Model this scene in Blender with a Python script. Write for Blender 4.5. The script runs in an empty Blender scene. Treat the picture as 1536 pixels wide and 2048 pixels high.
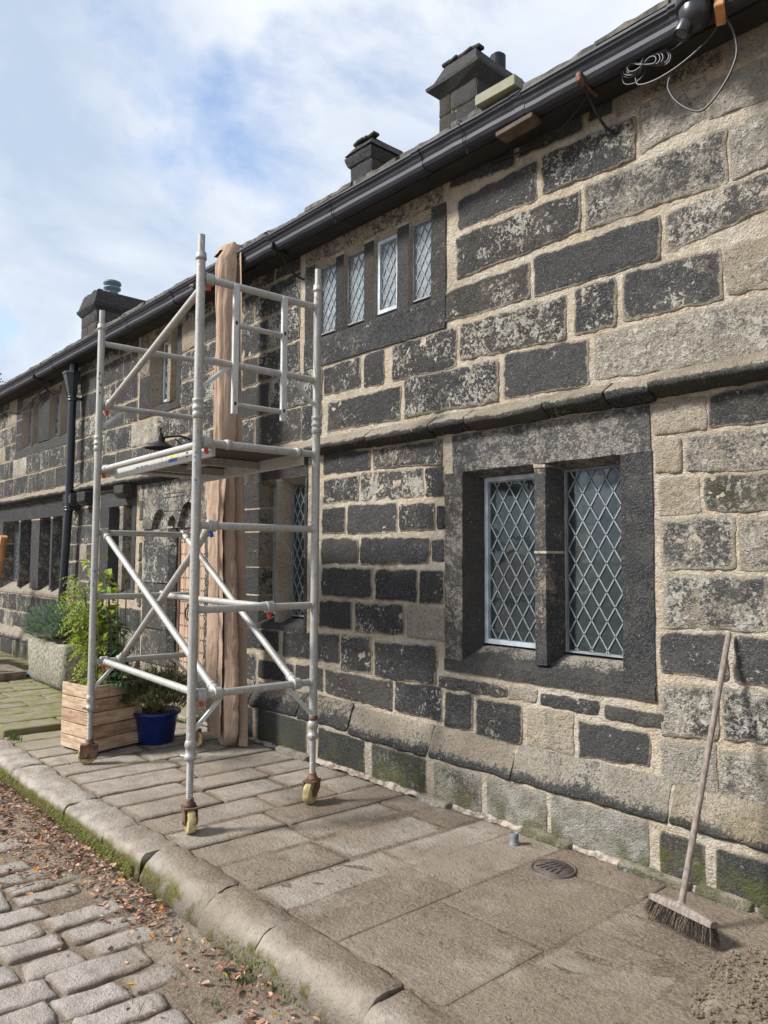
import bpy, math, random
from mathutils import Vector, Matrix, noise as mnoise
random.seed(7)
R = math.radians
SC = bpy.context.scene
COL = SC.collection

# ------------------------------------------------------------------ camera
CAMZ = 1.575
cam = bpy.data.cameras.new('camera'); camo = bpy.data.objects.new('camera', cam); COL.objects.link(camo)
cam.sensor_fit = 'VERTICAL'; cam.sensor_height = 36.0; cam.lens = 36.0 * 1487.4 / 2048.0
cam.clip_start = 0.05; cam.clip_end = 2000
yaw, pitch, roll = R(137.7), 0.0635, 0.0056
fw = Vector((math.cos(yaw) * math.cos(pitch), math.sin(yaw) * math.cos(pitch), math.sin(pitch)))
rt = Vector((math.sin(yaw), -math.cos(yaw), 0)); up = rt.cross(fw)
r2 = rt * math.cos(roll) + up * math.sin(roll); u2 = -rt * math.sin(roll) + up * math.cos(roll)
M = Matrix((r2, u2, -fw)).transposed().to_4x4(); M.translation = Vector((0, -3.6, CAMZ))
camo.matrix_world = M
SC.camera = camo

# ------------------------------------------------------------------ sky and sun
SUN_EL, SUN_DIR = 40.0, Vector((-0.52, -0.78, 0))
SUN_DIR.normalize()
sd = Vector((SUN_DIR.x * math.cos(R(SUN_EL)), SUN_DIR.y * math.cos(R(SUN_EL)), math.sin(R(SUN_EL))))
sun = bpy.data.lights.new('sun', 'SUN'); sun.energy = 3.0; sun.angle = R(10); sun.color = (1.0, 0.97, 0.925)
suno = bpy.data.objects.new('sun', sun); COL.objects.link(suno)
suno.rotation_euler = (-sd).to_track_quat('-Z', 'Y').to_euler()
suno.location = (-8, -8, 12)
world = bpy.data.worlds.new('World'); SC.world = world; world.use_nodes = True
def build_world():
    nt = world.node_tree; N = nt.nodes; L = nt.links; N.clear()
    out = N.new('ShaderNodeOutputWorld')
    sky = N.new('ShaderNodeTexSky'); sky.sky_type = 'NISHITA'; sky.sun_disc = False
    sky.sun_elevation = R(SUN_EL); sky.sun_rotation = math.atan2(sd.x, sd.y)
    sky.air_density = 1.0; sky.dust_density = 0.6; sky.ozone_density = 1.5
    b1 = N.new('ShaderNodeBackground'); b1.inputs[1].default_value = 0.11
    L.new(sky.outputs[0], b1.inputs[0])
    tc = N.new('ShaderNodeTexCoord'); sep = N.new('ShaderNodeSeparateXYZ'); L.new(tc.outputs['Generated'], sep.inputs[0])
    mz = N.new('ShaderNodeMath'); mz.operation = 'MAXIMUM'; mz.inputs[1].default_value = 0.0; L.new(sep.outputs[2], mz.inputs[0])
    az = N.new('ShaderNodeMath'); az.operation = 'ADD'; az.inputs[1].default_value = 0.28; L.new(mz.outputs[0], az.inputs[0])
    dx = N.new('ShaderNodeMath'); dx.operation = 'DIVIDE'; L.new(sep.outputs[0], dx.inputs[0]); L.new(az.outputs[0], dx.inputs[1])
    dy = N.new('ShaderNodeMath'); dy.operation = 'DIVIDE'; L.new(sep.outputs[1], dy.inputs[0]); L.new(az.outputs[0], dy.inputs[1])
    cb = N.new('ShaderNodeCombineXYZ'); L.new(dx.outputs[0], cb.inputs[0]); L.new(dy.outputs[0], cb.inputs[1])
    def nz(scale, detail, rough, off, dist=0.0):
        mp = N.new('ShaderNodeMapping'); mp.inputs['Location'].default_value = off; L.new(cb.outputs[0], mp.inputs[0])
        n = N.new('ShaderNodeTexNoise'); n.inputs['Scale'].default_value = scale; n.inputs['Detail'].default_value = detail
        n.inputs['Roughness'].default_value = rough; n.inputs['Distortion'].default_value = dist
        L.new(mp.outputs[0], n.inputs['Vector']); return n.outputs[0]
    cov = nz(1.7, 9, 0.58, CLOUD_OFF, 0.35)
    rmp = N.new('ShaderNodeValToRGB'); rmp.color_ramp.elements[0].position = 0.335; rmp.color_ramp.elements[1].position = 0.47
    rmp.color_ramp.elements[0].color = (0.12, 0.12, 0.12, 1); rmp.color_ramp.elements[1].color = (0.97, 0.97, 0.97, 1)
    L.new(cov, rmp.inputs[0])
    shade = nz(1.7, 6, 0.55, (7.3, 2.1, 0), 0.3)
    r2_ = N.new('ShaderNodeValToRGB'); r2_.color_ramp.elements[0].position = 0.36; r2_.color_ramp.elements[1].position = 0.66
    r2_.color_ramp.elements[0].color = (0.50, 0.60, 0.75, 1); r2_.color_ramp.elements[1].color = (0.94, 0.96, 0.99, 1)
    L.new(shade, r2_.inputs[0])
    b2 = N.new('ShaderNodeBackground'); b2.inputs[1].default_value = CLOUD_STR; L.new(r2_.outputs[0], b2.inputs[0])
    mx = N.new('ShaderNodeMixShader'); L.new(rmp.outputs[0], mx.inputs[0]); L.new(b1.outputs[0], mx.inputs[1]); L.new(b2.outputs[0], mx.inputs[2])
    L.new(mx.outputs[0], out.inputs[0])
CLOUD_OFF = (0.286, 0.311, 0.0); CLOUD_STR = 0.50
build_world()
SC.view_settings.view_transform = 'Standard'; SC.view_settings.look = 'None'
SC.view_settings.gamma = 1.0; SC.view_settings.use_curve_mapping = False
SC.view_settings.exposure = 1.18
SC.render.engine = 'CYCLES'; SC.cycles.max_bounces = 8; SC.cycles.use_denoising = True
SC.cycles.transparent_max_bounces = 16

# ------------------------------------------------------------------ helpers
class MB:
    """Collects shapes into one mesh object."""
    def __init__(s): s.v = []; s.f = []; s.m = []; s.sm = []; s.e = []; s.g = []
    def add(s, vs, fs, mat=0, smooth=True, edge=1.0, grime=0.0):
        b = len(s.v); s.v += [tuple(v) for v in vs]
        s.e += edge if isinstance(edge, list) else [edge] * len(vs)
        s.g += grime if isinstance(grime, list) else [grime] * len(vs)
        s.f += [tuple(i + b for i in f) for f in fs]; s.m += [mat] * len(fs); s.sm += [smooth] * len(fs)
    def box(s, lo, hi, mat=0, X=None, bev=0.0):
        x0, y0, z0 = lo; x1, y1, z1 = hi
        if bev <= 0:
            vs = [(x, y, z) for x in (x0, x1) for y in (y0, y1) for z in (z0, z1)]
            fs = [(0, 1, 3, 2), (4, 6, 7, 5), (0, 4, 5, 1), (2, 3, 7, 6), (0, 2, 6, 4), (1, 5, 7, 3)]
        else:
            b = min(bev, (x1 - x0) * .45, (y1 - y0) * .45, (z1 - z0) * .45)
            vs = []; fs = []
            def ring(x, iy, iz):
                return [(x, y0 + iy, z0 + iz), (x, y1 - iy, z0 + iz), (x, y1 - iy, z1 - iz), (x, y0 + iy, z1 - iz)]
            # octagonal section along x with bevelled ends
            def sec(x, ins):
                o = b
                return [(x, y0 + ins + o, z0 + ins), (x, y1 - ins - o, z0 + ins), (x, y1 - ins, z0 + ins + o), (x, y1 - ins, z1 - ins - o),
                        (x, y1 - ins - o, z1 - ins), (x, y0 + ins + o, z1 - ins), (x, y0 + ins, z1 - ins - o), (x, y0 + ins, z0 + ins + o)]
            rs = [sec(x0, b * .9), sec(x0 + b, 0), sec(x1 - b, 0), sec(x1, b * .9)]
            for r_ in rs: vs += r_
            for k in range(3):
                for i in range(8):
                    j = (i + 1) % 8
                    fs.append((k * 8 + i, k * 8 + j, k * 8 + 8 + j, k * 8 + 8 + i))
            fs.append(tuple(range(7, -1, -1))); fs.append(tuple(range(24, 32)))
        if X is not None: vs = [X @ Vector(v) for v in vs]
        s.add(vs, fs, mat, False)
    def tube(s, pts, rad, seg=12, mat=0, caps=True):
        pts = [Vector(p) for p in pts]; n = len(pts)
        rads = rad if isinstance(rad, list) else [rad] * n
        vs = []; fs = []; prev = None
        for i, p in enumerate(pts):
            d = (pts[min(i + 1, n - 1)] - pts[max(i - 1, 0)])
            if d.length < 1e-9: d = Vector((0, 0, 1))
            d.normalize()
            if prev is None:
                a = d.orthogonal().normalized()
            else:
                a = prev - d * prev.dot(d)
                a = a.normalized() if a.length > 1e-6 else d.orthogonal().normalized()
            prev = a; b = d.cross(a)
            for k in range(seg):
                t = 2 * math.pi * k / seg
                vs.append(p + (a * math.cos(t) + b * math.sin(t)) * rads[i])
        for i in range(n - 1):
            for k in range(seg):
                j = (k + 1) % seg
                fs.append((i * seg + k, i * seg + j, (i + 1) * seg + j, (i + 1) * seg + k))
        s.add(vs, fs, mat, True)
        if caps:
            s.add(vs[:seg], [tuple(range(seg - 1, -1, -1))], mat, False); s.add(vs[-seg:], [tuple(range(seg))], mat, False)
    def lathe(s, prof, X=None, seg=20, mat=0):
        """prof: list of (r, z) from bottom to top."""
        vs = []; fs = []
        for r_, z in prof:
            for k in range(seg):
                t = 2 * math.pi * k / seg
                vs.append(Vector((r_ * math.cos(t), r_ * math.sin(t), z)))
        for i in range(len(prof) - 1):
            for k in range(seg):
                j = (k + 1) % seg
                fs.append((i * seg + k, i * seg + j, (i + 1) * seg + j, (i + 1) * seg + k))
        if X is not None: vs = [X @ v for v in vs]
        s.add(vs, fs, mat, True)
    def prism(s, prof, a0, a1, to, nseg=1, jit=0.0, seed=0.0, mat=0, smooth=False, grime=None, endin=0.0):
        """closed 2D profile swept from a0 to a1; to(a, p, q) -> world."""
        n = len(prof); vs = []; fs = []; gr = []; ed = []
        cp = sum(p for p, q in prof) / n; cq = sum(q for p, q in prof) / n
        st = [a0 + (a1 - a0) * i / nseg for i in range(nseg + 1)]
        sc = [1.0] * (nseg + 1)
        if endin > 0:
            st = [a0] + [a0 + endin] + st[1:-1] + [a1 - endin] + [a1]; sc = [0.94] + [1.0] * (len(st) - 2) + [0.94]
        for a, k in zip(st, sc):
            for i, (p, q) in enumerate(prof):
                P = Vector(to(a, cp + (p - cp) * k, cq + (q - cq) * k))
                if jit > 0:
                    P = P + mnoise.noise_vector(P * 9 + Vector((seed, seed, 0))) * jit + mnoise.noise_vector(P * 31) * jit * .4
                vs.append(P); gr.append(grime[i] if grime else 0.0); ed.append(1.0)
        m = len(st)
        for i in range(m - 1):
            for k in range(n):
                j = (k + 1) % n
                fs.append((i * n + k, i * n + j, (i + 1) * n + j, (i + 1) * n + k))
        s.add(vs, fs, mat, smooth, ed, gr)
        s.add(vs[:n], [tuple(range(n - 1, -1, -1))], mat, False, ed[:n], gr[:n]); s.add(vs[-n:], [tuple(range(n))], mat, False, ed[-n:], gr[-n:])
    def pillow(s, c4, to, proud, res=0.03, rad=0.05, bev=0.025, rough=0.004, jit=0.006, back=0.03, seed=0.0, mat=0, irr=0.0, ew=None):
        """a dressed stone: c4 = TL, TR, BR, BL corners in the plane; to(a, b, h) -> world, h outwards."""
        (ax, ay), (bx, by), (cx, cy), (dx, dy) = c4
        w = abs(bx - ax); h = abs(ay - dy)
        n = max(4, min(48, int(w / res))); m = max(4, min(26, int(h / res)))
        rad = min(rad, .42 * w, .42 * h)
        hw, hh = w / 2, h / 2
        ew = ew or min(.036, .11 * min(w, h))
        us = [i / n for i in range(n + 1)]; vsn = [j / m for j in range(m + 1)]
        # denser edge ring
        us[1] = min(us[1], bev * .5 / w); us[-2] = 1 - us[1]
        vsn[1] = min(vsn[1], bev * .5 / h); vsn[-2] = 1 - vsn[1]
        if us[1] < ew / w < us[2] * .9: us.insert(2, ew / w); us.insert(-2, 1 - ew / w); n += 2
        if vsn[1] < ew / h < vsn[2] * .9: vsn.insert(2, ew / h); vsn.insert(-2, 1 - ew / h); m += 2
        vs = []; ed = []; ring = []
        so = Vector((seed * 3.1, seed * 1.7, seed * .9))
        for j, v in enumerate(vsn):
            for i, u in enumerate(us):
                lx, ly = (u - .5) * w, (v - .5) * h
                qx, qy = abs(lx) - (hw - rad), abs(ly) - (hh - rad)
                if qx > 0 and qy > 0:
                    k = max(qx, qy) / math.hypot(qx, qy)
                    lx = math.copysign(hw - rad + qx * k, lx); ly = math.copysign(hh - rad + qy * k, ly)
                    de = rad - max(qx, qy)
                else:
                    de = min(hw - abs(lx), hh - abs(ly))
                uu, vv = lx / w + .5, ly / h + .5
                # v=0 bottom
                X_ = (dx * (1 - uu) + cx * uu) * (1 - vv) + (ax * (1 - uu) + bx * uu) * vv
                Y_ = (dy * (1 - uu) + cy * uu) * (1 - vv) + (ay * (1 - uu) + by * uu) * vv
                P3 = Vector((X_, Y_, 0)) + so
                d1 = mnoise.noise_vector(P3 * 11); d2 = mnoise.noise_vector(P3 * 33)
                X_ += (d1.x + d2.x * .5) * jit; Y_ += (d1.y + d2.y * .5) * jit
                e = max(0.0, min(1.0, de / bev)); e = 1 - (1 - e) ** 2
                hgt = proud * e + e * rough * (mnoise.noise(P3 * 13) + .7 * mnoise.noise(P3 * 29) + .45 * mnoise.noise(P3 * 61)) + e * irr * mnoise.noise(P3 * 4.1)
                vs.append(Vector(to(X_, Y_, hgt))); ed.append(max(0.0, min(1.0, de / ew)))
        fs = []
        N1 = n + 1
        for j in range(m):
            for i in range(n):
                fs.append((j * N1 + i, j * N1 + i + 1, (j + 1) * N1 + i + 1, (j + 1) * N1 + i))
        per = [i for i in range(N1)] + [j * N1 + n for j in range(1, m + 1)] + [m * N1 + i for i in range(n - 1, -1, -1)] + [j * N1 for j in range(m - 1, 0, -1)]
        b = len(vs); o0 = Vector(to(0, 0, 0)); bk = Vector(to(0, 0, -back)) - o0
        for k in per: vs.append(vs[k] + bk); ed.append(0.0)
        q = len(per)
        for k in range(q):
            fs.append((per[k], b + k, b + (k + 1) % q, per[(k + 1) % q]))
        s.add(vs, fs, mat, True, ed)
    def build(s, name, mats, parent=None, color=None, attrs=False):
        me = bpy.data.meshes.new(name); me.from_pydata(s.v, [], s.f)
        for m_ in (mats if isinstance(mats, (list, tuple)) else [mats]): me.materials.append(m_)
        me.polygons.foreach_set('material_index', s.m); me.polygons.foreach_set('use_smooth', s.sm)
        if attrs:
            a = me.attributes.new('edge', 'FLOAT', 'POINT'); a.data.foreach_set('value', s.e)
            g = me.attributes.new('grime', 'FLOAT', 'POINT'); g.data.foreach_set('value', s.g)
        me.update()
        return link(name, me, parent, color)
BASE = {}
def link(name, me, parent=None, color=None):
    o = bpy.data.objects.new(name, me); COL.objects.link(o)
    if parent is not None:
        o.parent = parent
        if parent.name in BASE: o.matrix_parent_inverse = BASE[parent.name].inverted()
    if color is not None: o.color = color
    return o
def thing(name, label, cat, loc, group=None):
    o = bpy.data.objects.new(name, None); COL.objects.link(o); o.location = loc; o.empty_display_size = .1
    BASE[o.name] = Matrix.Translation(Vector(loc))
    o['label'] = label; o['category'] = cat
    if group: o['group'] = group
    return o
def tag(o, label=None, cat=None, kind=None, group=None):
    if label: o['label'] = label
    if cat: o['category'] = cat
    if kind: o['kind'] = kind
    if group: o['group'] = group
    return o

# ------------------------------------------------------------------ materials
def mat(name):
    m = bpy.data.materials.new(name); m.use_nodes = True
    nt = m.node_tree; nt.nodes.clear()
    o = nt.nodes.new('ShaderNodeOutputMaterial'); b = nt.nodes.new('ShaderNodeBsdfPrincipled')
    nt.links.new(b.outputs[0], o.inputs[0])
    return m, nt, b
class G:
    """small node helper"""
    def __init__(s, nt): s.nt = nt; s.P = None
    def n(s, t): return s.nt.nodes.new(t)
    def l(s, a, b): s.nt.links.new(a, b)
    def pos(s):
        if s.P is None: s.P = s.n('ShaderNodeNewGeometry').outputs['Position']
        return s.P
    def noise(s, scale, detail=4, rough=.55, dist=0.0, vec=None, stretch=None):
        v = vec or s.pos()
        if stretch:
            mp = s.n('ShaderNodeMapping'); mp.inputs['Scale'].default_value = stretch; s.l(v, mp.inputs[0]); v = mp.outputs[0]
        t = s.n('ShaderNodeTexNoise'); t.inputs['Scale'].default_value = scale; t.inputs['Detail'].default_value = detail
        t.inputs['Roughness'].default_value = rough; t.inputs['Distortion'].default_value = dist
        s.l(v, t.inputs['Vector']); return t.outputs[0]
    def voro(s, scale, feat='F1', rand=1.0):
        t = s.n('ShaderNodeTexVoronoi'); t.inputs['Scale'].default_value = scale; t.feature = feat; t.inputs['Randomness'].default_value = rand
        s.l(s.pos(), t.inputs['Vector']); return t.outputs[0]
    def math(s, op, a, b=0.0, c=None, clamp=False):
        t = s.n('ShaderNodeMath'); t.operation = op; t.use_clamp = clamp
        for i, x in enumerate((a, b, c)):
            if x is None: continue
            if isinstance(x, (int, float)): t.inputs[i].default_value = x
            else: s.l(x, t.inputs[i])
        return t.outputs[0]
    def step(s, v, lo, hi):
        t = s.n('ShaderNodeMapRange'); t.interpolation_type = 'SMOOTHSTEP'
        for i, x in ((0, v), (1, lo), (2, hi)):
            if isinstance(x, (int, float)): t.inputs[i].default_value = x
            else: s.l(x, t.inputs[i])
        return t.outputs[0]
    def mix(s, f, a, b):
        t = s.n('ShaderNodeMix'); t.data_type = 'RGBA'
        for i, x in ((0, f), (6, a), (7, b)):
            if isinstance(x, (int, float)): t.inputs[i].default_value = x
            elif isinstance(x, tuple): t.inputs[i].default_value = (*x, 1)
            else: s.l(x, t.inputs[i])
        return t.outputs[2]
    def mul(s, a, f):
        t = s.n('ShaderNodeMix'); t.data_type = 'RGBA'; t.blend_type = 'MULTIPLY'; t.inputs[0].default_value = 1
        if isinstance(a, tuple): t.inputs[6].default_value = (*a, 1)
        else: s.l(a, t.inputs[6])
        s.l(f, t.inputs[7]); return t.outputs[2]
    def bump(s, h, strength, dist=.01, nrm=None):
        t = s.n('ShaderNodeBump'); t.inputs['Strength'].default_value = strength; t.inputs['Distance'].default_value = dist
        s.l(h, t.inputs['Height'])
        if nrm is not None: s.l(nrm, t.inputs['Normal'])
        return t.outputs[0]
    def attr(s, name):
        t = s.n('ShaderNodeAttribute'); t.attribute_name = name; return t.outputs['Fac']
def simple(name, col, rough=.7, metal=0.0, var=.25, scale=12, bump=0.0, bscale=60, spec=.5, tint=None, stretch=None):
    m, nt, b = mat(name); g = G(nt)
    n1 = g.noise(scale, 5, .6, stretch=stretch)
    c2 = tint or tuple(max(0.0, c * (1 - var)) for c in col); c1 = tuple(min(1.0, c * (1 + var * .6)) for c in col)
    c = g.mix(g.step(n1, .35, .65), c2, c1)
    g.l(c, b.inputs['Base Color']); b.inputs['Roughness'].default_value = rough; b.inputs['Metallic'].default_value = metal
    b.inputs['Specular IOR Level'].default_value = spec
    if bump > 0: g.l(g.bump(g.noise(bscale, 4, .6, stretch=stretch), bump, .004), b.inputs['Normal'])
    return m

def stone_material():
    m, nt, b = mat('gritstone'); g = G(nt)
    oi = g.n('ShaderNodeObjectInfo'); sp = g.n('ShaderNodeSeparateColor'); g.l(oi.outputs['Color'], sp.inputs[0])
    soot, flake, hue, moss = sp.outputs[0], sp.outputs[1], sp.outputs[2], g.math('SUBTRACT', 1.0, oi.outputs['Alpha'])
    edge = g.attr('edge'); grime = g.attr('grime')
    big = g.noise(3.2, 3); mid = g.noise(13, 7, .68); fine = g.noise(85, 4, .65); grit = g.noise(170, 3, .6); mid2 = g.noise(36, 5, .7)
    tan = g.mix(g.step(big, .35, .65), (.45, .36, .25), (.56, .48, .37))
    gry = g.mix(g.step(mid, .35, .65), (.36, .34, .305), (.54, .515, .465))
    base = g.mix(hue, tan, gry)
    base = g.mix(g.math('MULTIPLY', g.step(fine, .44, .68), .5), base, (.17, .145, .115))
    pit = g.noise(52, 4, .65, .5); base = g.mix(g.math('MULTIPLY', g.step(pit, .54, .66), .6), base, (.13, .118, .105))
    # soot crust: fades over a broad band, broken up at several scales
    sn = g.math('MULTIPLY_ADD', mid, .34, g.math('MULTIPLY', big, .24)); sn = g.math('MULTIPLY_ADD', mid2, .26, sn); sn = g.math('MULTIPLY_ADD', fine, .26, sn)     # ~.55
    sn = g.math('MULTIPLY_ADD', g.math('SUBTRACT', sn, .55), 1.9, .55)
    rub = g.math('MULTIPLY', g.math('SUBTRACT', 1.0, edge), g.step(g.math('MULTIPLY_ADD', mid2, .5, g.math('MULTIPLY', mid, .5)), .36, .60))
    s2 = g.math('MULTIPLY_ADD', rub, -.55, g.math('ADD', soot, g.math('MULTIPLY', grime, 1.2)))
    thr = g.math('MULTIPLY_ADD', s2, -.67, .845)
    sm = g.step(sn, g.math('SUBTRACT', thr, .10), g.math('ADD', thr, .09))
    sc = g.mix(g.step(fine, .40, .66), (.029, .030, .034), (.112, .112, .112))
    sc = g.mix(g.math('MULTIPLY', g.step(grit, .50, .72), .55), sc, (.175, .172, .168))
    rn = oi.outputs['Random']; sc = g.mix(g.math('MULTIPLY', g.step(rn, .45, 1.0), .45), sc, (.105, .086, .066)); sc = g.mix(g.math('MULTIPLY', g.step(g.math('FRACT', g.math('MULTIPLY', rn, 7.31)), .35, 1.0), .30), sc, (.150, .146, .140))
    worn = g.math('MULTIPLY', g.step(g.noise(6.5, 6, .65), .46, .74), g.math('SUBTRACT', 1.22, s2, clamp=True))
    sc = g.mix(g.math('MULTIPLY', worn, .75), sc, (.21, .195, .17))
    # pale chipped scabs and specks showing through
    flb = g.noise(4.2, 5, .62); fl = g.math('MULTIPLY_ADD', g.noise(46, 4, .6, .7), .62, g.math('MULTIPLY', g.noise(19, 5, .65, .4), .38))
    ft = g.math('MULTIPLY_ADD', flake, -.23, .705); ft = g.math('MULTIPLY_ADD', g.math('SUBTRACT', flb, .5), -.50, ft)
    fm = g.step(fl, g.math('SUBTRACT', ft, .015), g.math('ADD', ft, .045))
    sp2 = g.step(g.noise(105, 2, .5), g.math('MULTIPLY_ADD', flake, -.07, .705), g.math('MULTIPLY_ADD', flake, -.07, .745))
    fm = g.math('MAXIMUM', fm, g.math('MULTIPLY', sp2, .8))
    pale = g.mix(g.step(mid, .4, .65), (.66, .625, .54), (.50, .46, .38))
    c = g.mix(sm, base, sc)
    c = g.mix(g.math('MULTIPLY', fm, .85), c, pale)
    # mortar smeared over the arrises
    sme = g.step(g.math('MULTIPLY_ADD', g.math('SUBTRACT', 1.0, edge), .46, g.math('MULTIPLY_ADD', mid2, .45, g.math('MULTIPLY', g.noise(8, 4, .6), .55))), .70, .86)
    c = g.mix(g.math('MULTIPLY', sme, .85), c, g.mix(g.step(fine, .4, .65), (.42, .355, .26), (.60, .53, .42)))
    sz_ = g.n('ShaderNodeSeparateXYZ'); g.l(g.pos(), sz_.inputs[0])
    wet = g.math('MULTIPLY', g.step(g.math('MULTIPLY_ADD', mid, -.16, sz_.outputs[2]), .14, -.06), .75)
    mm = g.math('MULTIPLY', g.math('ADD', moss, wet, clamp=True), g.step(g.noise(7, 5, .6), .36, .62))
    c = g.mix(g.math('MULTIPLY', mm, .8), c, (.12, .125, .04))
    run = g.step(g.noise(7, 4, .6, stretch=(1, 1, .10)), .52, .70); c = g.mix(g.math('MULTIPLY', run, .28), c, (.075, .072, .070))
    g.l(c, b.inputs['Base Color']); b.inputs['Roughness'].default_value = .92; b.inputs['Specular IOR Level'].default_value = .25
    h = g.math('MULTIPLY_ADD', fine, .8, g.math('MULTIPLY', mid2, 1.2)); h = g.math('MULTIPLY_ADD', grit, .35, h); h = g.math('MULTIPLY_ADD', fm, .35, h)
    g.l(g.bump(h, 1.0, .034), b.inputs['Normal'])
    return m
M_STONE = stone_material()
def mortar_material():
    m, nt, b = mat('lime_mortar'); g = G(nt)
    big = g.noise(2.3, 4); mid = g.noise(20, 6, .65); fine = g.noise(90, 4, .65)
    c = g.mix(g.step(big, .40, .62), (.50, .415, .305), (.54, .485, .40))
    sx = g.n('ShaderNodeSeparateXYZ'); g.l(g.pos(), sx.inputs[0]); c = g.mix(g.math('MULTIPLY', g.step(g.math('MULTIPLY_ADD', big, 3.0, sx.outputs[0]), -3.2, -5.8), .75), c, (.47, .36, .225))
    c = g.mix(g.math('MULTIPLY', g.step(g.noise(5.5, 5, .6), .46, .66), .65), c, (.36, .31, .25))
    c = g.mix(g.math('MULTIPLY', g.step(mid, .48, .68), .55), c, (.64, .585, .50))
    c = g.mix(g.math('MULTIPLY', g.step(fine, .46, .70), .5), c, (.29, .235, .17))
    crk = g.step(g.voro(7, 'DISTANCE_TO_EDGE'), .0, .012); c = g.mix(g.math('MULTIPLY', g.math('SUBTRACT', 1.0, crk), .5), c, (.13, .10, .07))
    g.l(c, b.inputs['Base Color']); b.inputs['Roughness'].default_value = .95; b.inputs['Specular IOR Level'].default_value = .2
    h = g.math('MULTIPLY_ADD', fine, .7, g.math('MULTIPLY', mid, 1.3)); g.l(g.bump(h, 1.0, .03), b.inputs['Normal'])
    return m
M_MORTAR = mortar_material()
def paving_material(name, kind):
    """kind: flag, kerb, sett, dirt"""
    m, nt, b = mat(name); g = G(nt)
    oi = g.n('ShaderNodeObjectInfo'); rnd = oi.outputs['Random']
    sx = g.n('ShaderNodeSeparateXYZ'); g.l(g.pos(), sx.inputs[0]); X, Y, Z = sx.outputs
    big = g.noise(1.7, 4, .6); mid = g.noise(8, 6, .65); fine = g.noise(60, 5, .65); grit = g.noise(210, 3, .6)
    if kind == 'sett':
        st = g.mix(g.step(mid, .35, .65), (.28, .245, .215), (.41, .37, .335))
        st = g.mix(g.math('MULTIPLY', rnd, .5), st, (.38, .325, .28))
    else:
        st = g.mix(g.step(mid, .35, .65), (.27, .235, .195), (.42, .375, .325))
        st = g.mix(g.math('MULTIPLY', rnd, .4), st, (.30, .25, .19))
    dirt = g.mix(g.step(fine, .35, .68), (.11, .082, .058), (.25, .193, .141))
    dirt = g.mix(g.math('MULTIPLY', g.step(big, .42, .62), .5), dirt, (.29, .233, .177))
    dirt = g.mix(g.math('MULTIPLY', g.step(g.noise(2.7, 6, .65), .52, .70), .65), dirt, (.37, .315, .255)); dirt = g.mix(g.math('MULTIPLY', g.step(g.noise(3.9, 5, .6), .55, .70), .5), dirt, (.13, .095, .066))
    edge = g.attr('edge')
    if kind == 'dirt':
        c = dirt
    else:
        if kind == 'flag':
            # trodden earth lies thicker towards the swept end of the pavement
            am = g.step(X, -6.2, -2.4)
            am = g.math('MULTIPLY_ADD', am, .62, .36)
            so_ = g.n('ShaderNodeSeparateColor'); g.l(oi.outputs['Color'], so_.inputs[0]); am = g.math('MULTIPLY_ADD', so_.outputs[0], -.50, am)
        elif kind == 'kerb':
            am = g.math('MULTIPLY_ADD', g.step(X, -6.0, -2.6), .30, .20); am = g.math('MULTIPLY_ADD', g.math('MULTIPLY', g.step(Y, -1.82, -1.68), g.step(X, -5.2, -3.0)), .55, am)
        else:
            am = g.math('MULTIPLY_ADD', g.step(Y, -2.6, -2.0), .60, .04)
        dn = g.math('MULTIPLY_ADD', mid, .55, g.math('MULTIPLY', big, .65)); dn = g.math('MULTIPLY_ADD', fine, .15, dn)
        lift = g.math('MULTIPLY_ADD', g.math('SUBTRACT', 1.0, edge), .55, am)
        if kind == 'flag': lift = g.math('ADD', lift, g.math('MULTIPLY_ADD', rnd, -.26, .13))
        t = g.math('MULTIPLY_ADD', lift, -.62, 1.06)
        dn = g.math('MULTIPLY_ADD', g.math('SUBTRACT', dn, .67), 1.5, .67)
        dm = g.step(dn, g.math('SUBTRACT', t, .15), g.math('ADD', t, .20))
        c = g.mix(g.math('MULTIPLY', dm, .92), st, dirt)
        if kind == 'flag': c = g.mix(g.math('MULTIPLY', g.step(g.math('MULTIPLY_ADD', mid, .5, g.math('SUBTRACT', 1.0, edge)), .85, 1.3), .34), c, (.095, .07, .05))
        if kind == 'flag':
            gm = g.math('MULTIPLY', g.step(X, -5.9, -7.8), g.step(mid, .3, .62)); c = g.mix(g.math('MULTIPLY', gm, .85), c, (.16, .16, .035))
        if kind == 'kerb':
            geo = g.n('ShaderNodeNewGeometry'); sn = g.n('ShaderNodeSeparateXYZ'); g.l(geo.outputs['True Normal'], sn.inputs[0])
            lowz = g.step(g.math('MULTIPLY_ADD', mid, .05, Z), .015, -.035)
            mo = g.math('MULTIPLY', lowz, g.step(g.math('ADD', mid, g.math('MULTIPLY', g.step(X, -2.9, -4.3), .26)), .48, .66))
            c = g.mix(mo, c, g.mix(g.step(fine, .35, .65), (.06, .055, .010), (.14, .135, .02)))
            c = g.mix(g.math('MULTIPLY', g.step(Z, -.02, -.10), .5), c, (.06, .045, .03))
    speck = g.step(g.noise(140, 2, .5), .66, .72)
    c = g.mix(g.math('MULTIPLY', speck, .6), c, (.07, .05, .035))
    c = g.mix(g.math('MULTIPLY', g.step(g.noise(26, 5, .65), .54, .68), .35), c, (.13, .105, .08))
    g.l(c, b.inputs['Base Color']); b.inputs['Roughness'].default_value = .9; b.inputs['Specular IOR Level'].default_value = .25
    h = g.math('MULTIPLY_ADD', grit, .35, g.math('MULTIPLY_ADD', fine, .7, mid))
    g.l(g.bump(h, .9 if kind != 'dirt' else 1.0, .022), b.inputs['Normal'])
    return m
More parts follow.
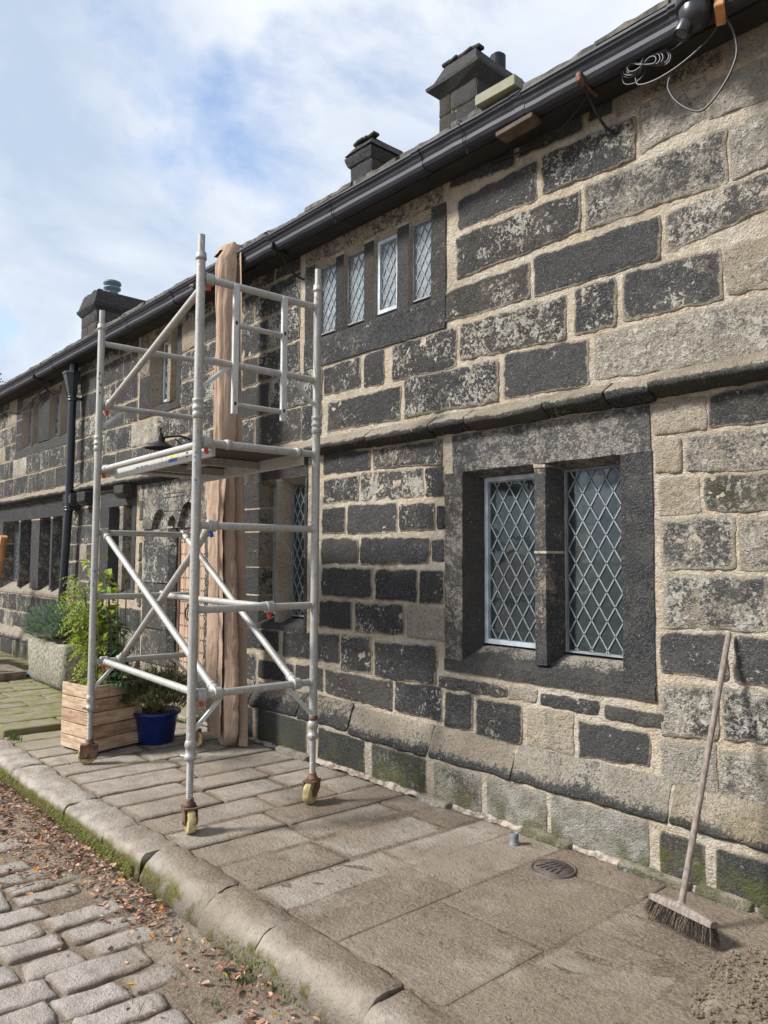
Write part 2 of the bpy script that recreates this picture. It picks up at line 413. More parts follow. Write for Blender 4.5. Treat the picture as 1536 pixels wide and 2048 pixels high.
M_FLAG = paving_material('york_flag', 'flag'); M_KERB = paving_material('kerb_stone', 'kerb'); M_SETT = paving_material('sett_stone', 'sett'); M_DIRT = paving_material('trodden_earth', 'dirt')

def alu_material(name, col, dirt=(.16, .14, .11), amt=.5, metal=.55, rough=.42):
    m, nt, b = mat(name); g = G(nt)
    n1 = g.noise(9, 6, .7); n2 = g.noise(60, 4, .6); n3 = g.noise(3, 3)
    k = g.step(g.math('MULTIPLY_ADD', n2, .4, g.math('MULTIPLY', n1, .7)), .50, .80)
    c = g.mix(g.math('MULTIPLY', k, amt), col, dirt)
    sc_ = g.noise(70, 4, .6, stretch=(1, 1, .12)); c = g.mix(g.math('MULTIPLY', g.step(sc_, .52, .70), .45), c, (.21, .20, .18))
    sp = g.step(g.noise(45, 3, .6, .5), .63, .68)
    c = g.mix(g.math('MULTIPLY', sp, .75), c, (.66, .645, .60)); c = g.mix(g.math('MULTIPLY', g.step(g.noise(95, 3, .6), .62, .70), .7), c, (.13, .125, .11))
    c = g.mix(g.math('MULTIPLY', g.step(n3, .55, .75), .25), c, (.20, .21, .12))
    g.l(c, b.inputs['Base Color']); b.inputs['Metallic'].default_value = metal
    g.l(g.math('MULTIPLY_ADD', n1, .3, rough - .12), b.inputs['Roughness'])
    g.l(g.bump(n2, .25, .002), b.inputs['Normal'])
    return m
M_ALU = alu_material('weathered_aluminium', (.385, .375, .35), metal=.35, rough=.56); M_ALU2 = alu_material('clean_aluminium', (.50, .50, .485), amt=.3, metal=.15, rough=.6)
M_RUST = simple('rusty_steel', (.16, .085, .05), .8, .2, .5, 25, .4, 90, tint=(.07, .045, .035))
M_CREAM = simple('cream_nylon_wheel', (.48, .40, .20), .6, 0, .35, 20, .15, 80, tint=(.26, .19, .07))
M_PLY = simple('deck_plywood', (.05, .035, .025), .75, 0, .3, 8, .1, 60, stretch=(1, 8, 1))
M_RED = simple('red_clip', (.55, .05, .025), .5, 0, .2); M_BLUECLIP = simple('blue_clip', (.02, .10, .42), .5, 0, .2)
M_BLUE = simple('blue_glazed_pot', (.008, .022, .135), .32, 0, .3, 6)
M_PLANK = simple('pallet_softwood', (.43, .315, .215), .8, 0, .3, 7, .35, 40, tint=(.32, .22, .14), stretch=(1, 1, 6))
M_PLANK2 = simple('pallet_softwood_dark', (.34, .22, .145), .8, 0, .35, 7, .35, 40, tint=(.22, .135, .085), stretch=(1, 1, 6))
M_GUT = simple('black_gutter_paint', (.040, .043, .054), .6, 0, .35, 7, .35, 50, spec=.28, tint=(.042, .044, .054))
M_PIPE = simple('black_plastic_pipe', (.018, .024, .032), .35, 0, .2, 5)
M_DARKWOOD = simple('dark_soffit_board', (.020, .017, .016), .8, 0, .4, 6, .3, 40)
M_SLATE = simple('stone_slate', (.10, .088, .068), .9, 0, .5, 14, .6, 70, tint=(.045, .042, .036))
M_HESS = None
def hessian():
    m, nt, b = mat('hessian_cloth'); g = G(nt)
    n1 = g.noise(4, 5, .6); n2 = g.noise(120, 3, .6); n3 = g.noise(38, 5, .65)
    c = g.mix(g.step(n1, .35, .68), (.31, .215, .155), (.395, .285, .21))
    c = g.mix(g.math('MULTIPLY', g.step(n3, .5, .75), .15), c, (.20, .125, .08))
    c = g.mix(g.math('MULTIPLY', g.step(n2, .45, .65), .35), c, (.54, .43, .34)); c = g.mix(g.math('MULTIPLY', g.step(g.noise(3.1, 4, .6), .5, .72), .16), c, (.24, .15, .10))
    g.l(c, b.inputs['Base Color']); b.inputs['Roughness'].default_value = .95; b.inputs['Specular IOR Level'].default_value = .1
    g.l(g.bump(g.math('MULTIPLY_ADD', n3, .8, n2), .5, .008), b.inputs['Normal'])
    return m
M_HESS = hessian()
M_DOOR = simple('limed_oak_door', (.40, .275, .19), .75, 0, .3, 8, .3, 50, tint=(.27, .175, .115), stretch=(3, 3, .5))
M_DOORFRAME = simple('brown_door_frame', (.075, .042, .028), .6, 0, .3, 10)
M_IRON = simple('black_iron', (.018, .018, .02), .55, .3, .3, 20, .2, 60)
M_LEAD = simple('lead_came', (.21, .24, .26), .6, .1, .2, 18)
M_FRAME = simple('pale_painted_frame', (.42, .48, .52), .5, 0, .2, 10); M_FRAMEGREY = simple('grey_frame', (.22, .23, .24), .55, 0, .3, 10)
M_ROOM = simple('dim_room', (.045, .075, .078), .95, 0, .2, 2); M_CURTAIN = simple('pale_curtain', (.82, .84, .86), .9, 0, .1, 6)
M_BROOM = simple('grey_broom_wood', (.21, .17, .14), .75, 0, .3, 12, .2, 60, tint=(.14, .11, .09), stretch=(6, 6, 1))
M_BRISTLE = simple('dark_bristle', (.055, .04, .03), .8, 0, .6, 90); M_BRISTLE2 = simple('pale_bristle', (.20, .15, .105), .8, 0, .4, 90)
M_CABLE = simple('grey_cable', (.045, .045, .05), .45, 0, .2, 30); M_CCTV = simple('dark_camera_shell', (.020, .022, .026), .32, 0, .2, 20)
M_LENS = simple('camera_lens', (.05, .055, .06), .08, 0, .2, 20, spec=.9)
M_OFFCUT = simple('green_mossy_timber', (.17, .17, .115), .85, 0, .4, 24, .4, 60, tint=(.24, .24, .18)); M_OFFCUT2 = simple('brown_timber', (.095, .07, .05), .85, 0, .4, 14, .3, 60)
M_RAWWOOD = simple('raw_softwood', (.45, .22, .09), .7, 0, .25, 10, .2, 50)
M_TROUGH = simple('grit_trough', (.25, .235, .18), .95, 0, .4, 34, 1.0, 75, tint=(.12, .11, .075))
M_SOIL = simple('dark_soil', (.045, .03, .02), .95, 0, .5, 40, .8, 80)
M_DRAIN = simple('brown_drain_iron', (.105, .08, .07), .7, .2, .3, 20, .3, 80); M_DARK = simple('dark_hole', (.008, .008, .008), .9, 0, .1)
M_STUB = simple('galvanised_stub', (.17, .175, .18), .75, .1, .3, 30)
def leaf_mat(name, col, tr=.25):
    m, nt, b = mat(name); g = G(nt)
    n1 = g.noise(30, 3); c = g.mix(g.step(n1, .35, .65), tuple(x * .7 for x in col), tuple(min(1, x * 1.25) for x in col))
    g.l(c, b.inputs['Base Color']); b.inputs['Roughness'].default_value = .55; b.inputs['Specular IOR Level'].default_value = .3
    t = g.n('ShaderNodeBsdfTranslucent'); g.l(c, t.inputs[0]); mx = g.n('ShaderNodeMixShader'); mx.inputs[0].default_value = tr
    g.l(b.outputs[0], mx.inputs[1]); g.l(t.outputs[0], mx.inputs[2]); g.l(mx.outputs[0], nt.nodes['Material Output'].inputs[0])
    return m
L_YG = leaf_mat('yellow_green_leaf', (.32, .38, .035), .4); L_GR = leaf_mat('mid_green_leaf', (.11, .22, .035)); L_DG = leaf_mat('dark_green_leaf', (.03, .07, .025))
L_GREY = leaf_mat('grey_green_leaf', (.22, .28, .22)); L_FERN = leaf_mat('bright_fern_leaf', (.05, .20, .03)); L_OLIVE = leaf_mat('olive_leaf', (.14, .14, .055)); L_DRY = leaf_mat('dry_brown_leaf', (.12, .07, .035))
F_BROWN = leaf_mat('brown_fallen_leaf', (.17, .085, .055), .1); F_PINK = leaf_mat('tan_fallen_leaf', (.40, .24, .165), .1); F_ORANGE = leaf_mat('orange_fallen_leaf', (.38, .15, .02), .1); F_YEL = leaf_mat('yellow_fallen_leaf', (.42, .30, .06), .1)
M_STEM = simple('plant_stem', (.14, .10, .05), .8, 0, .3, 20); M_WIRE = simple('green_wire', (.07, .11, .08), .6, 0, .2, 20)
M_MOSS = leaf_mat('moss', (.12, .125, .018), .1); M_GRASS = leaf_mat('grass', (.07, .13, .025), .2)
M_CONC = simple('mortar_fillet', (.30, .255, .215), .95, 0, .4, 22, 1.0, 70, tint=(.13, .105, .078))
def glass_mat(name='old_glass', film=(.075, .105, .11, 1)):
    m, nt, b = mat(name); g = G(nt); nt.nodes.remove(b)
    tr = g.n('ShaderNodeBsdfTransparent'); tr.inputs[0].default_value = (.84, .88, .88, 1)
    gl = g.n('ShaderNodeBsdfGlossy'); gl.inputs['Roughness'].default_value = .04; gl.inputs[0].default_value = (.95, .97, 1, 1)
    fr = g.n('ShaderNodeFresnel'); fr.inputs[0].default_value = 1.55
    df = g.n('ShaderNodeBsdfDiffuse'); df.inputs[0].default_value = film
    mx0 = g.n('ShaderNodeMixShader'); g.l(g.math('MULTIPLY_ADD', g.step(g.noise(26, 5, .7), .42, .75), .20, .22), mx0.inputs[0]); g.l(tr.outputs[0], mx0.inputs[1]); g.l(df.outputs[0], mx0.inputs[2])
    nb = g.bump(g.noise(6, 2), .12, .02); g.l(nb, gl.inputs['Normal']); g.l(nb, fr.inputs['Normal'])
    mx = g.n('ShaderNodeMixShader'); g.l(g.math('MULTIPLY', fr.outputs[0], 1.3, clamp=True), mx.inputs[0]); g.l(mx0.outputs[0], mx.inputs[1]); g.l(gl.outputs[0], mx.inputs[2])
    g.l(mx.outputs[0], nt.nodes['Material Output'].inputs[0])
    return m
M_GLASS = glass_mat(); M_GLASS_PALE = glass_mat('pale_old_glass', (.62, .67, .70, 1))  # second glass: curtain and sky brightness painted in as a pale film

# ================================================================== ground, road, pavement
YW = 0.08                       # main wall face
gm = MB()
nx, ny = 60, 50
def lin(a, b, n): return [a + (b - a) * i / n for i in range(n + 1)]
xs = [-120, -60, -30, -16] + lin(-11, 2, 90) + [6, 15, 40, 100]; ys = [-120, -50, -20, -9] + lin(-5.5, -1.84, 34) + [-1.7, -.8]
vs = []
for y in ys:
    for x in xs:
        near = 1.0 if (-11 <= x <= 2 and y >= -5.5) else 0.0
        z = -.163
        if near: z += .010 * mnoise.noise(Vector((x * 3, y * 3, 2))) + .006 * mnoise.noise(Vector((x * 11, y * 11, 5)))
        # earth banked against the kerb and over the ends of the setts
        k = max(0.0, min(1.0, (y + 2.15) / .25)); z += .024 * k * k if near and y < -1.8 else 0
        k2 = math.exp(-((y + 2.04) / .12) ** 2); z += .010 * k2 * (1 + mnoise.noise(Vector((x * 2.2, 4, 1)))) if near else 0
        vs.append((x, y, z))
W_ = len(xs)
fs = [(j * W_ + i, j * W_ + i + 1, (j + 1) * W_ + i + 1, (j + 1) * W_ + i) for j in range(len(ys) - 1) for i in range(W_ - 1)]
gm.add(vs, fs)
road = tag(gm.build('road', M_DIRT, attrs=True), kind='structure')
gb = MB(); gb.box((-400, -400, -.60), (400, 400, -.26)); ground = tag(gb.build('ground', M_DIRT, attrs=True), kind='structure')

# setts
def to_road(a, b, h): return (a, b, -.150 + h)
rows_x = -8.6; nset = 0
rs = random.Random(3)
while rows_x < -1.1:
    wd = rs.uniform(.135, .19)
    y = -1.965 + rs.uniform(-.16, .03) - (rs.random() < .18) * rs.uniform(.1, .25)
    ymin = -3.75
    while y > ymin and nset < 298:
        ln = rs.uniform(.25, .44)
        if rs.random() < .15: ln *= .6
        sl = .10                                     # rows run a little skew
        def sk(x, yy): return (x + (yy + 2) * sl, yy)
        a, b_ = rows_x + .010, rows_x + wd - .010
        # seen only in the corner of the view: skip what lies wholly outside
        vis = (b_ + (y + 2) * sl) > -8.2 and (y > -2.75 - .55 * (rows_x + 3.0) * (-.62 if rows_x < -3 else 1.0) or rows_x > -4.8)
        if vis:
            m_ = MB(); j = lambda s_: rs.uniform(-s_, s_)
            c4 = [sk(a + j(.012), y + j(.012)), sk(b_ + j(.012), y + j(.012)), sk(b_ + j(.012), y - ln + .02 + j(.012)), sk(a + j(.012), y - ln + .02 + j(.012))]
            z_off = j(.006)
            m_.pillow(c4, lambda A, B, h, z_off=z_off: (A, B, -.158 + z_off + h), .014, .03, .016, .014, .0060, .014, .05, seed=nset * .37, irr=.009, ew=.03)
            m_.build('sett', M_SETT, road, attrs=True); nset += 1
        y -= ln + rs.uniform(0, .012)
    rows_x += wd

# pavement bed and flags
pb = MB(); pb.box((-20, -1.62, -.20), (-3.45, .05, -.018)); pb.box((-3.45, -1.62, -.20), (3, .05, -.0032)); pavement = tag(pb.build('pavement', M_DIRT, attrs=True), kind='structure')
rf = random.Random(11)
x = -13.2; nf = 0
while x < 1.6:
    wd = rf.uniform(.27, .40) if x < -2.5 else rf.uniform(.42, .62)
    if x > -7.1 - wd and x < -7.1: wd = -7.1 - x if -7.1 - x > .12 else wd
    y = -1.60; gap = .006 if x < -4.6 else .0035 if x < -3.4 else .0025
    y_end = -.03
    while y < y_end - .05:
        ln = rf.uniform(.45, .95) if x < -2.5 else rf.uniform(.55, .95)
        y1 = min(y + ln, y_end)
        if y_end - y1 < .22: y1 = y_end
        zo = .055 if x < -7.15 else 0.0
        zz = zo + rf.uniform(-.003, .003); tk = 1.0 if x < -3 else .45; tx, ty = rf.uniform(-.007, .007) * tk, rf.uniform(-.004, .004) * tk
        skw = .055
        def sk2(a, b): return (a + (b + 1.6) * skw * (1 if x < -3 else .6), b)
        cx_, cy_ = x + wd / 2, (y + y1) / 2
        m_ = MB(); jj = lambda: rf.uniform(-.005, .005)
        c4 = [sk2(x + gap + jj(), y1 - gap + jj()), sk2(x + wd - gap + jj(), y1 - gap + jj()), sk2(x + wd - gap + jj(), y + gap + jj()), sk2(x + gap + jj(), y + gap + jj())]
        m_.pillow(c4, lambda A, B, h, zz=zz, tx=tx, ty=ty, cx_=cx_, cy_=cy_: (A, B, zz - (.010 if cx_ < -3.4 else .004) + (A - cx_) * tx + (B - cy_) * ty + h), .010 if x < -4.6 else .0065 if x < -3.4 else .0042, .05 if x < -3.4 else .07, .018, .014, .003, .006, .06 + zo, seed=nf * .53, ew=.04 if x < -3.4 else .025)
        pale_ = max(0.0, rf.uniform(-.2, .85)) if (-4.3 < cx_ < -2.55 and -1.5 < cy_ < -.35) else (rf.uniform(0, .25) if cx_ < -4 else 0.0)
        m_.build('flagstone', M_FLAG, pavement, (pale_, 0, 0, 1), True); nf += 1
        y = y1
    x += wd
# kerb: rounded blocks, own object each
kb = MB(); kb.box((-20, -1.78, -.40), (3, -1.63, -.20)); kerb = tag(kb.build('kerb', M_DIRT, attrs=True), kind='structure')
kj = [-13.4, -12.3, -11.2, -10.05, -9.0, -8.1, -7.05, -6.03, -4.95, -4.32, -3.85, -3.20, -2.74, -2.05, -1.2, -.3, .7, 1.6]
rk = random.Random(5)
for i in range(len(kj) - 1):
    x0, x1 = kj[i] + .006, kj[i + 1] - .006
    oy = rk.uniform(-.012, .012); oz = rk.uniform(-.006, .006); wob = rk.uniform(.045, .075)
    if kj[i] > -3.9: wob = rk.uniform(.085, .12)
    prof = [(-1.605, -.19), (-1.605, -.008), (-1.625, .004), (-1.70, .008), (-1.84 + wob + .01, .004)]
    for k in range(1, 6):
        t = k / 6 * math.pi / 2; prof.append((-1.84 + wob - wob * math.sin(t) , .004 - wob + wob * math.cos(t)))
    prof += [(-1.845, -.10), (-1.858, -.19)]
    m_ = MB(); n = max(4, int((x1 - x0) / .05))
    m_.prism(prof, x0, x1, lambda a, p, q, oy=oy, oz=oz: (a, p + oy + (q < -.05) * .0, q + oz), n, .017, i * 2.3, smooth=True, endin=.02)
    m_.build('kerb_stone', M_KERB, kerb, attrs=True)
# moss tufts standing out of the kerb's road face
mo = MB(); rm = random.Random(8)
for k in range(16000):
    xx = rm.uniform(-8.5, -2.2); 
    dens = .5 + .9 * mnoise.noise(Vector((xx * 1.3, 3, 1))) + (.25 if xx < -3.9 else -.55)
    zz = rm.uniform(-.15, -.045)
    if rm.random() > dens + (-.05 - zz) * 1.2: continue
    p = Vector((xx, -1.85, zz)); L_ = rm.uniform(.008, .022)
    d = Vector((rm.uniform(-.5, .5), -.8, rm.uniform(-.9, .5))).normalized() * L_; s_ = Vector((rm.uniform(.002, .005), 0, 0))
    mo.add([p - s_, p + s_, p + d], [(0, 1, 2)], 0, False)
tag(mo.build('moss', M_MOSS, kerb), kind='stuff')

# ================================================================== the house
house = thing('stone_house', 'long blackened gritstone house with pale mortar joints, leaded mullioned windows and a black gutter', 'house', (-8.0, YW, 0))
def to_wall(a, b, h): return (a, YW - h, b)
W_R = (-3.27, -2.12, 1.0, 2.155); W_U = (-4.91, -3.56, 3.41, 4.05); W_M = (-5.70, -5.02, 1.05, 2.27)
W_D = (-7.42, -6.72, 0.02, 1.93); W_S = (-9.10, -8.42, 1.22, 2.20); W_UL = (-8.05, -7.38, 3.33, 4.10)
W_FU = (-12.72, -10.66, 3.36, 4.10); W_FL = (-13.55, -10.72, 1.16, 2.16)
def grown(op, jl, jr, zb, zt): return (op[0] - jl, op[1] + jr, zb, zt)
HOLES = [grown(W_R, .08, .16, .86, 2.39), grown(W_U, .12, .10, 3.18, 4.22), grown(W_M, .26, .03, .98, 2.39), grown(W_D, .60, .08, .02, 2.40),
         grown(W_S, .24, .09, 1.12, 2.385), grown(W_UL, .22, .09, 3.21, 4.235), grown(W_FU, .24, .07, 3.19, 4.205), grown(W_FL, .28, .10, 1.03, 2.395)]
XL, XR, ZT = -19.2, 3.2, 4.33
def wall_core():
    m_ = MB()
    xs = sorted(set([XL, XR] + [v for h in HOLES for v in h[:2]])); zs = sorted(set([-.1, ZT] + [v for h in HOLES for v in h[2:]]))
    solid = lambda i, j: 0 <= i < len(xs) - 1 and 0 <= j < len(zs) - 1 and not any(h[0] < (xs[i] + xs[i + 1]) / 2 < h[1] and h[2] < (zs[j] + zs[j + 1]) / 2 < h[3] for h in HOLES)
    y0, y1 = YW, YW + .42
    for i in range(len(xs) - 1):
        for j in range(len(zs) - 1):
            if not solid(i, j): continue
            a, b, c, d = xs[i], xs[i + 1], zs[j], zs[j + 1]
            m_.add([(a, y0, c), (b, y0, c), (b, y0, d), (a, y0, d)], [(0, 1, 2, 3)], 0, False)
            m_.add([(a, y1, c), (b, y1, c), (b, y1, d), (a, y1, d)], [(3, 2, 1, 0)], 0, False)
            for di, dj, q in ((-1, 0, [(a, y0, c), (a, y0, d), (a, y1, d), (a, y1, c)]), (1, 0, [(b, y0, c), (b, y1, c), (b, y1, d), (b, y0, d)]), (0, -1, [(a, y0, c), (a, y1, c), (b, y1, c), (b, y0, c)]), (0, 1, [(a, y0, d), (b, y0, d), (b, y1, d), (a, y1, d)])):
                if not solid(i + di, j + dj): m_.add(q, [(0, 1, 2, 3)], 0, False)
    return m_
wall_core().build('wall', M_MORTAR, house)
# the other walls of the house
bw = MB(); bw.box((XL, 6.0, -.1), (XR, 6.4, 4.33)); bw.box((XL, YW + .43, -.1), (XL + .4, 5.99, 4.33)); bw.box((XR - .4, YW + .43, -.1), (XR, 5.99, 4.33))
bw.build('rear_wall', M_MORTAR, house)

# ---- wall stones
STONES = [
(-3.379,-2.823,4.277,4.253,4.072,4.123,0.8,0.25,0.2,0.0),
(-2.795,-2.324,4.295,4.266,4.083,4.105,0.9,0.25,0.2,0.0),
(-2.286,-2.134,4.267,4.28,4.105,4.109,0.8,0.2,0.2,0.0),
(-2.12,-1.974,4.217,4.222,4.073,4.07,0.1,0.3,0.3,0.0),
(-1.959,-1.523,4.256,4.227,4.077,4.093,0.45,0.4,0.3,0.0),
(-1.5,-1.3,4.227,4.216,4.049,4.041,0.08,0.3,0.25,0.0),
(-1.974,-1.609,4.064,4.055,3.841,3.794,0.25,0.9,0.7,0.0),
(-1.595,-1.306,4.01,4.001,3.799,3.821,0.08,0.3,0.25,0.0),
(-3.306,-2.663,4.015,4.038,3.792,3.808,0.9,0.45,0.2,0.0),
(-2.619,-2.003,4.05,4.019,3.779,3.802,0.7,0.75,0.2,0.0),
(-2.317,-1.512,3.747,3.741,3.462,3.484,0.5,0.6,0.6,0.0),
(-1.492,-1.314,3.742,3.738,3.47,3.461,0.3,0.8,0.6,0.0),
(-3.313,-2.358,3.763,3.733,3.49,3.472,0.75,0.65,0.3,0.0),
(-1.832,-1.152,3.412,3.46,3.279,3.199,0.55,0.75,0.4,0.0),
(-2.681,-1.872,3.43,3.413,3.179,3.182,0.92,0.35,0.2,0.0),
(-3.427,-2.718,3.408,3.412,3.185,3.202,0.65,0.6,0.4,0.0),
(-2.095,-1.551,3.158,3.138,2.873,2.888,0.65,0.55,0.4,0.0),
(-1.529,-1.231,3.129,3.131,2.872,2.892,0.3,0.7,0.2,0.0),
(-2.402,-2.136,3.152,3.153,2.875,2.888,0.75,0.5,0.3,0.0),
(-3.289,-2.464,3.146,3.134,2.874,2.908,0.75,0.75,0.4,0.0),
(-3.959,-3.325,3.154,3.139,2.87,2.883,0.7,0.6,0.4,0.0),
(-3.827,-2.97,2.872,2.854,2.579,2.594,0.7,0.85,0.4,0.0),
(-2.922,-2.313,2.873,2.843,2.575,2.583,0.9,0.3,0.5,0.0),
(-2.267,-1.239,2.85,2.846,2.559,2.592,0.35,0.85,0.5,0.0),
(-1.924,-1.648,2.407,2.403,2.237,2.242,0.02,0.15,0.1,0.0),
(-1.627,-1.249,2.398,2.421,2.228,2.242,0.6,0.3,0.6,0.1),
(-1.919,-1.776,2.208,2.206,2.027,2.037,0.02,0.15,0.1,0.0),
(-1.75,-1.255,2.212,2.21,1.998,2.028,0.4,0.8,0.5,0.0),
(-1.895,-1.685,1.999,1.998,1.817,1.812,0.02,0.2,0.15,0.0),
(-1.662,-1.26,2.004,1.992,1.814,1.825,0.55,0.6,0.6,0.3),
(-1.893,-1.519,1.788,1.791,1.541,1.532,0.5,0.8,0.5,0.0),
(-1.494,-1.267,1.788,1.787,1.531,1.532,0.35,0.8,0.4,0.0),
(-1.88,-1.376,1.506,1.503,1.243,1.234,0.5,0.85,0.4,0.0),
(-1.906,-1.568,1.206,1.224,1.001,1.003,0.75,0.6,0.3,0.0),
(-1.536,-1.282,1.21,1.233,0.994,0.997,0.7,0.5,0.3,0.0),
(-1.911,-1.616,0.946,0.954,0.715,0.675,0.4,0.9,0.5,0.0),
(-1.595,-1.31,0.957,0.974,0.738,0.714,0.55,0.85,0.5,0.0),
(-1.912,-1.63,0.649,0.688,0.446,0.438,0.2,0.7,0.6,0.15),
(-1.616,-1.318,0.653,0.683,0.437,0.445,0.35,0.75,0.5,0.1),
(-3.486,-2.912,0.801,0.799,0.733,0.725,0.6,0.5,0.3,0.0),
(-2.894,-2.691,0.797,0.815,0.735,0.727,0.08,0.3,0.3,0.0),
(-2.663,-2.276,0.791,0.801,0.726,0.723,0.75,0.4,0.3,0.0),
(-2.234,-1.889,0.786,0.787,0.713,0.717,0.6,0.3,0.1,0.0),
(-3.427,-3.188,0.701,0.72,0.482,0.476,0.85,0.15,0.6,0.0),
(-3.155,-2.799,0.696,0.702,0.468,0.457,0.75,0.35,0.5,0.0),
(-2.756,-2.439,0.686,0.714,0.476,0.48,0.02,0.15,0.0,0.0),
(-2.407,-1.978,0.683,0.68,0.508,0.474,0.97,0.2,0.2,0.0),
(-4.711,-3.946,0.7,0.707,0.494,0.525,0.92,0.5,0.2,0.0),
(-3.91,-3.462,0.712,0.724,0.499,0.505,0.9,0.5,0.2,0.0),
(-4.773,-4.201,2.427,2.394,2.255,2.262,0.85,0.35,0.6,0.0),
(-4.164,-3.461,2.398,2.395,2.221,2.254,0.6,0.7,0.2,0.0),
(-4.769,-4.332,2.211,2.223,2.022,2.023,0.65,0.55,0.2,0.0),
(-4.303,-3.639,2.23,2.216,2.013,2.027,0.7,0.8,0.4,0.0),
(-3.607,-3.438,2.21,2.212,2.006,2.011,0.85,0.3,0.2,0.0),
(-4.786,-4.495,1.985,1.977,1.776,1.776,0.85,0.4,0.2,0.0),
(-4.462,-3.903,1.997,1.981,1.775,1.767,0.97,0.1,0.2,0.0),
(-3.874,-3.529,1.968,1.961,1.78,1.778,0.8,0.6,0.2,0.0),
(-3.498,-3.433,1.938,1.937,1.78,1.782,0.85,0.2,0.2,0.0),
(-4.782,-4.335,1.736,1.727,1.549,1.542,0.92,0.3,0.2,0.0),
(-4.297,-3.575,1.738,1.726,1.552,1.535,0.93,0.2,0.2,0.0),
(-3.549,-3.437,1.711,1.709,1.561,1.56,0.88,0.2,0.2,0.0),
(-4.778,-4.17,1.503,1.508,1.282,1.279,0.8,0.2,0.5,0.0),
(-4.124,-3.693,1.499,1.503,1.28,1.281,0.85,0.3,0.5,0.0),
(-3.664,-3.437,1.501,1.504,1.278,1.276,0.85,0.3,0.3,0.0),
(-4.799,-4.401,1.241,1.246,1.037,1.03,0.85,0.1,0.6,0.0),
(-4.354,-3.822,1.244,1.25,1.042,1.022,0.7,0.7,0.3,0.0),
(-3.789,-3.437,1.247,1.247,1.037,1.031,0.1,0.5,0.4,0.0),
(-5.965,-5.374,0.947,0.952,0.777,0.773,0.9,0.4,0.2,0.0),
(-5.308,-4.551,0.957,0.992,0.771,0.746,0.8,0.45,0.3,0.0),
(-4.527,-4.168,0.986,0.995,0.724,0.723,0.7,0.6,0.5,0.0),
(-4.132,-3.507,0.975,0.991,0.731,0.72,0.9,0.45,0.3,0.0),
(-5.685,-5.153,0.679,0.692,0.546,0.523,0.8,0.3,0.2,0.0),
(-5.118,-4.757,0.703,0.706,0.518,0.573,0.9,0.3,0.2,0.0),
(-6.039,-5.696,4.244,4.225,4.059,4.086,0.8,0.2,0.1,0.0),
(-5.62,-5.142,4.241,4.231,4.043,4.066,0.92,0.1,0.1,0.0),
(-5.465,-5.224,3.993,3.965,3.841,3.88,0.85,0.35,0.1,0.0),
(-6.061,-5.889,4.052,4.028,3.755,3.828,0.9,0.2,0.1,0.0),
(-5.845,-5.449,3.984,3.954,3.768,3.765,0.8,0.6,0.2,0.0),
(-6.02,-5.422,3.738,3.725,3.432,3.48,0.75,0.7,0.2,0.0),
(-5.287,-5.202,3.726,3.727,3.476,3.495,0.7,0.7,0.2,0.0),
(-6.011,-5.721,3.419,3.406,3.212,3.247,0.85,0.4,0.2,0.0),
(-5.666,-5.179,3.434,3.404,3.223,3.269,0.65,0.8,0.3,0.0),
(-6.016,-5.709,3.33,3.312,3.183,3.197,0.85,0.4,0.2,0.0),
(-5.881,-5.558,3.152,3.142,2.935,2.953,0.85,0.4,0.2,0.0),
(-5.519,-4.951,3.158,3.155,2.913,2.944,0.7,0.6,0.3,0.0),
(-6.014,-5.749,2.864,2.851,2.648,2.702,0.85,0.5,0.2,0.0),
(-5.721,-4.911,2.825,2.835,2.606,2.63,0.9,0.4,0.2,0.0),
(-4.726,-3.868,2.834,2.838,2.587,2.604,0.85,0.45,0.4,0.0),
(-4.785,-4.323,3.135,3.146,2.896,2.913,0.75,0.6,0.4,0.0),
(-4.275,-4.052,3.14,3.151,2.885,2.888,0.8,0.4,0.3,0.0),
]
COURSES = [(.468, .715), (.735, .99), (1.015, 1.258), (1.275, 1.52), (1.54, 1.748), (1.768, 1.995), (2.012, 2.232), (2.247, 2.412),
           (2.582, 2.862), (2.882, 3.165), (3.185, 3.44), (3.462, 3.752), (3.772, 4.045), (4.062, 4.285)]
EXC = [(-3.45, -1.92, .82, 2.43), (-5.11, -3.40, 3.14, 4.33), (-6.02, -4.98, .96, 2.43), (-8.13, -6.60, 0, 2.50), (-9.42, -8.22, 1.10, 2.40),
       (-8.36, -7.28, 3.18, 4.33), (-13.02, -10.56, 3.16, 4.33), (-13.95, -10.58, 1.00, 2.43), (-10.62, -9.40, 2.245, 2.55)]
rg = random.Random(21)
GEN = []
def fill(xa, xb, za, zb, wmin=.30, wmax=.78):
    segs = [(xa, xb)]
    for e in EXC:
        if min(zb, e[3]) - max(za, e[2]) > .04:
            ns = []
            for a, b in segs:
                if e[1] <= a or e[0] >= b: ns.append((a, b)); continue
                if e[0] - a > .06: ns.append((a, e[0]))
                if b - e[1] > .06: ns.append((e[1], b))
            segs = ns
    for a, b in segs:
        x = a
        while x < b - .02:
            w = rg.uniform(wmin, wmax) if rg.random() < .8 else rg.uniform(.16, .3)
            if b - (x + w) < .18: w = b - x
            g_ = .008
            j = lambda: rg.uniform(-.008, .008)
            dark = min(1.0, max(.55, rg.gauss(.88, .08))); fl = min(.95, max(.1, rg.gauss(.66, .2)))
            if rg.random() < .04: dark = .15
            if w - 2 * g_ > .05:
                GEN.append((x + g_, x + w - g_, zb - .001 + j(), zb - .001 + j(), za + .001 + j(), za + .001 + j(), dark, fl, rg.choice([.1, .2, .2, .3, .5]), 0.0))
            x += w
for za, zb in COURSES:
    fill(-14.2, (-5.12 if za > 3.17 else -4.80) if za > 2.5 else -4.98 if .9 < za else -6.0, za, zb)
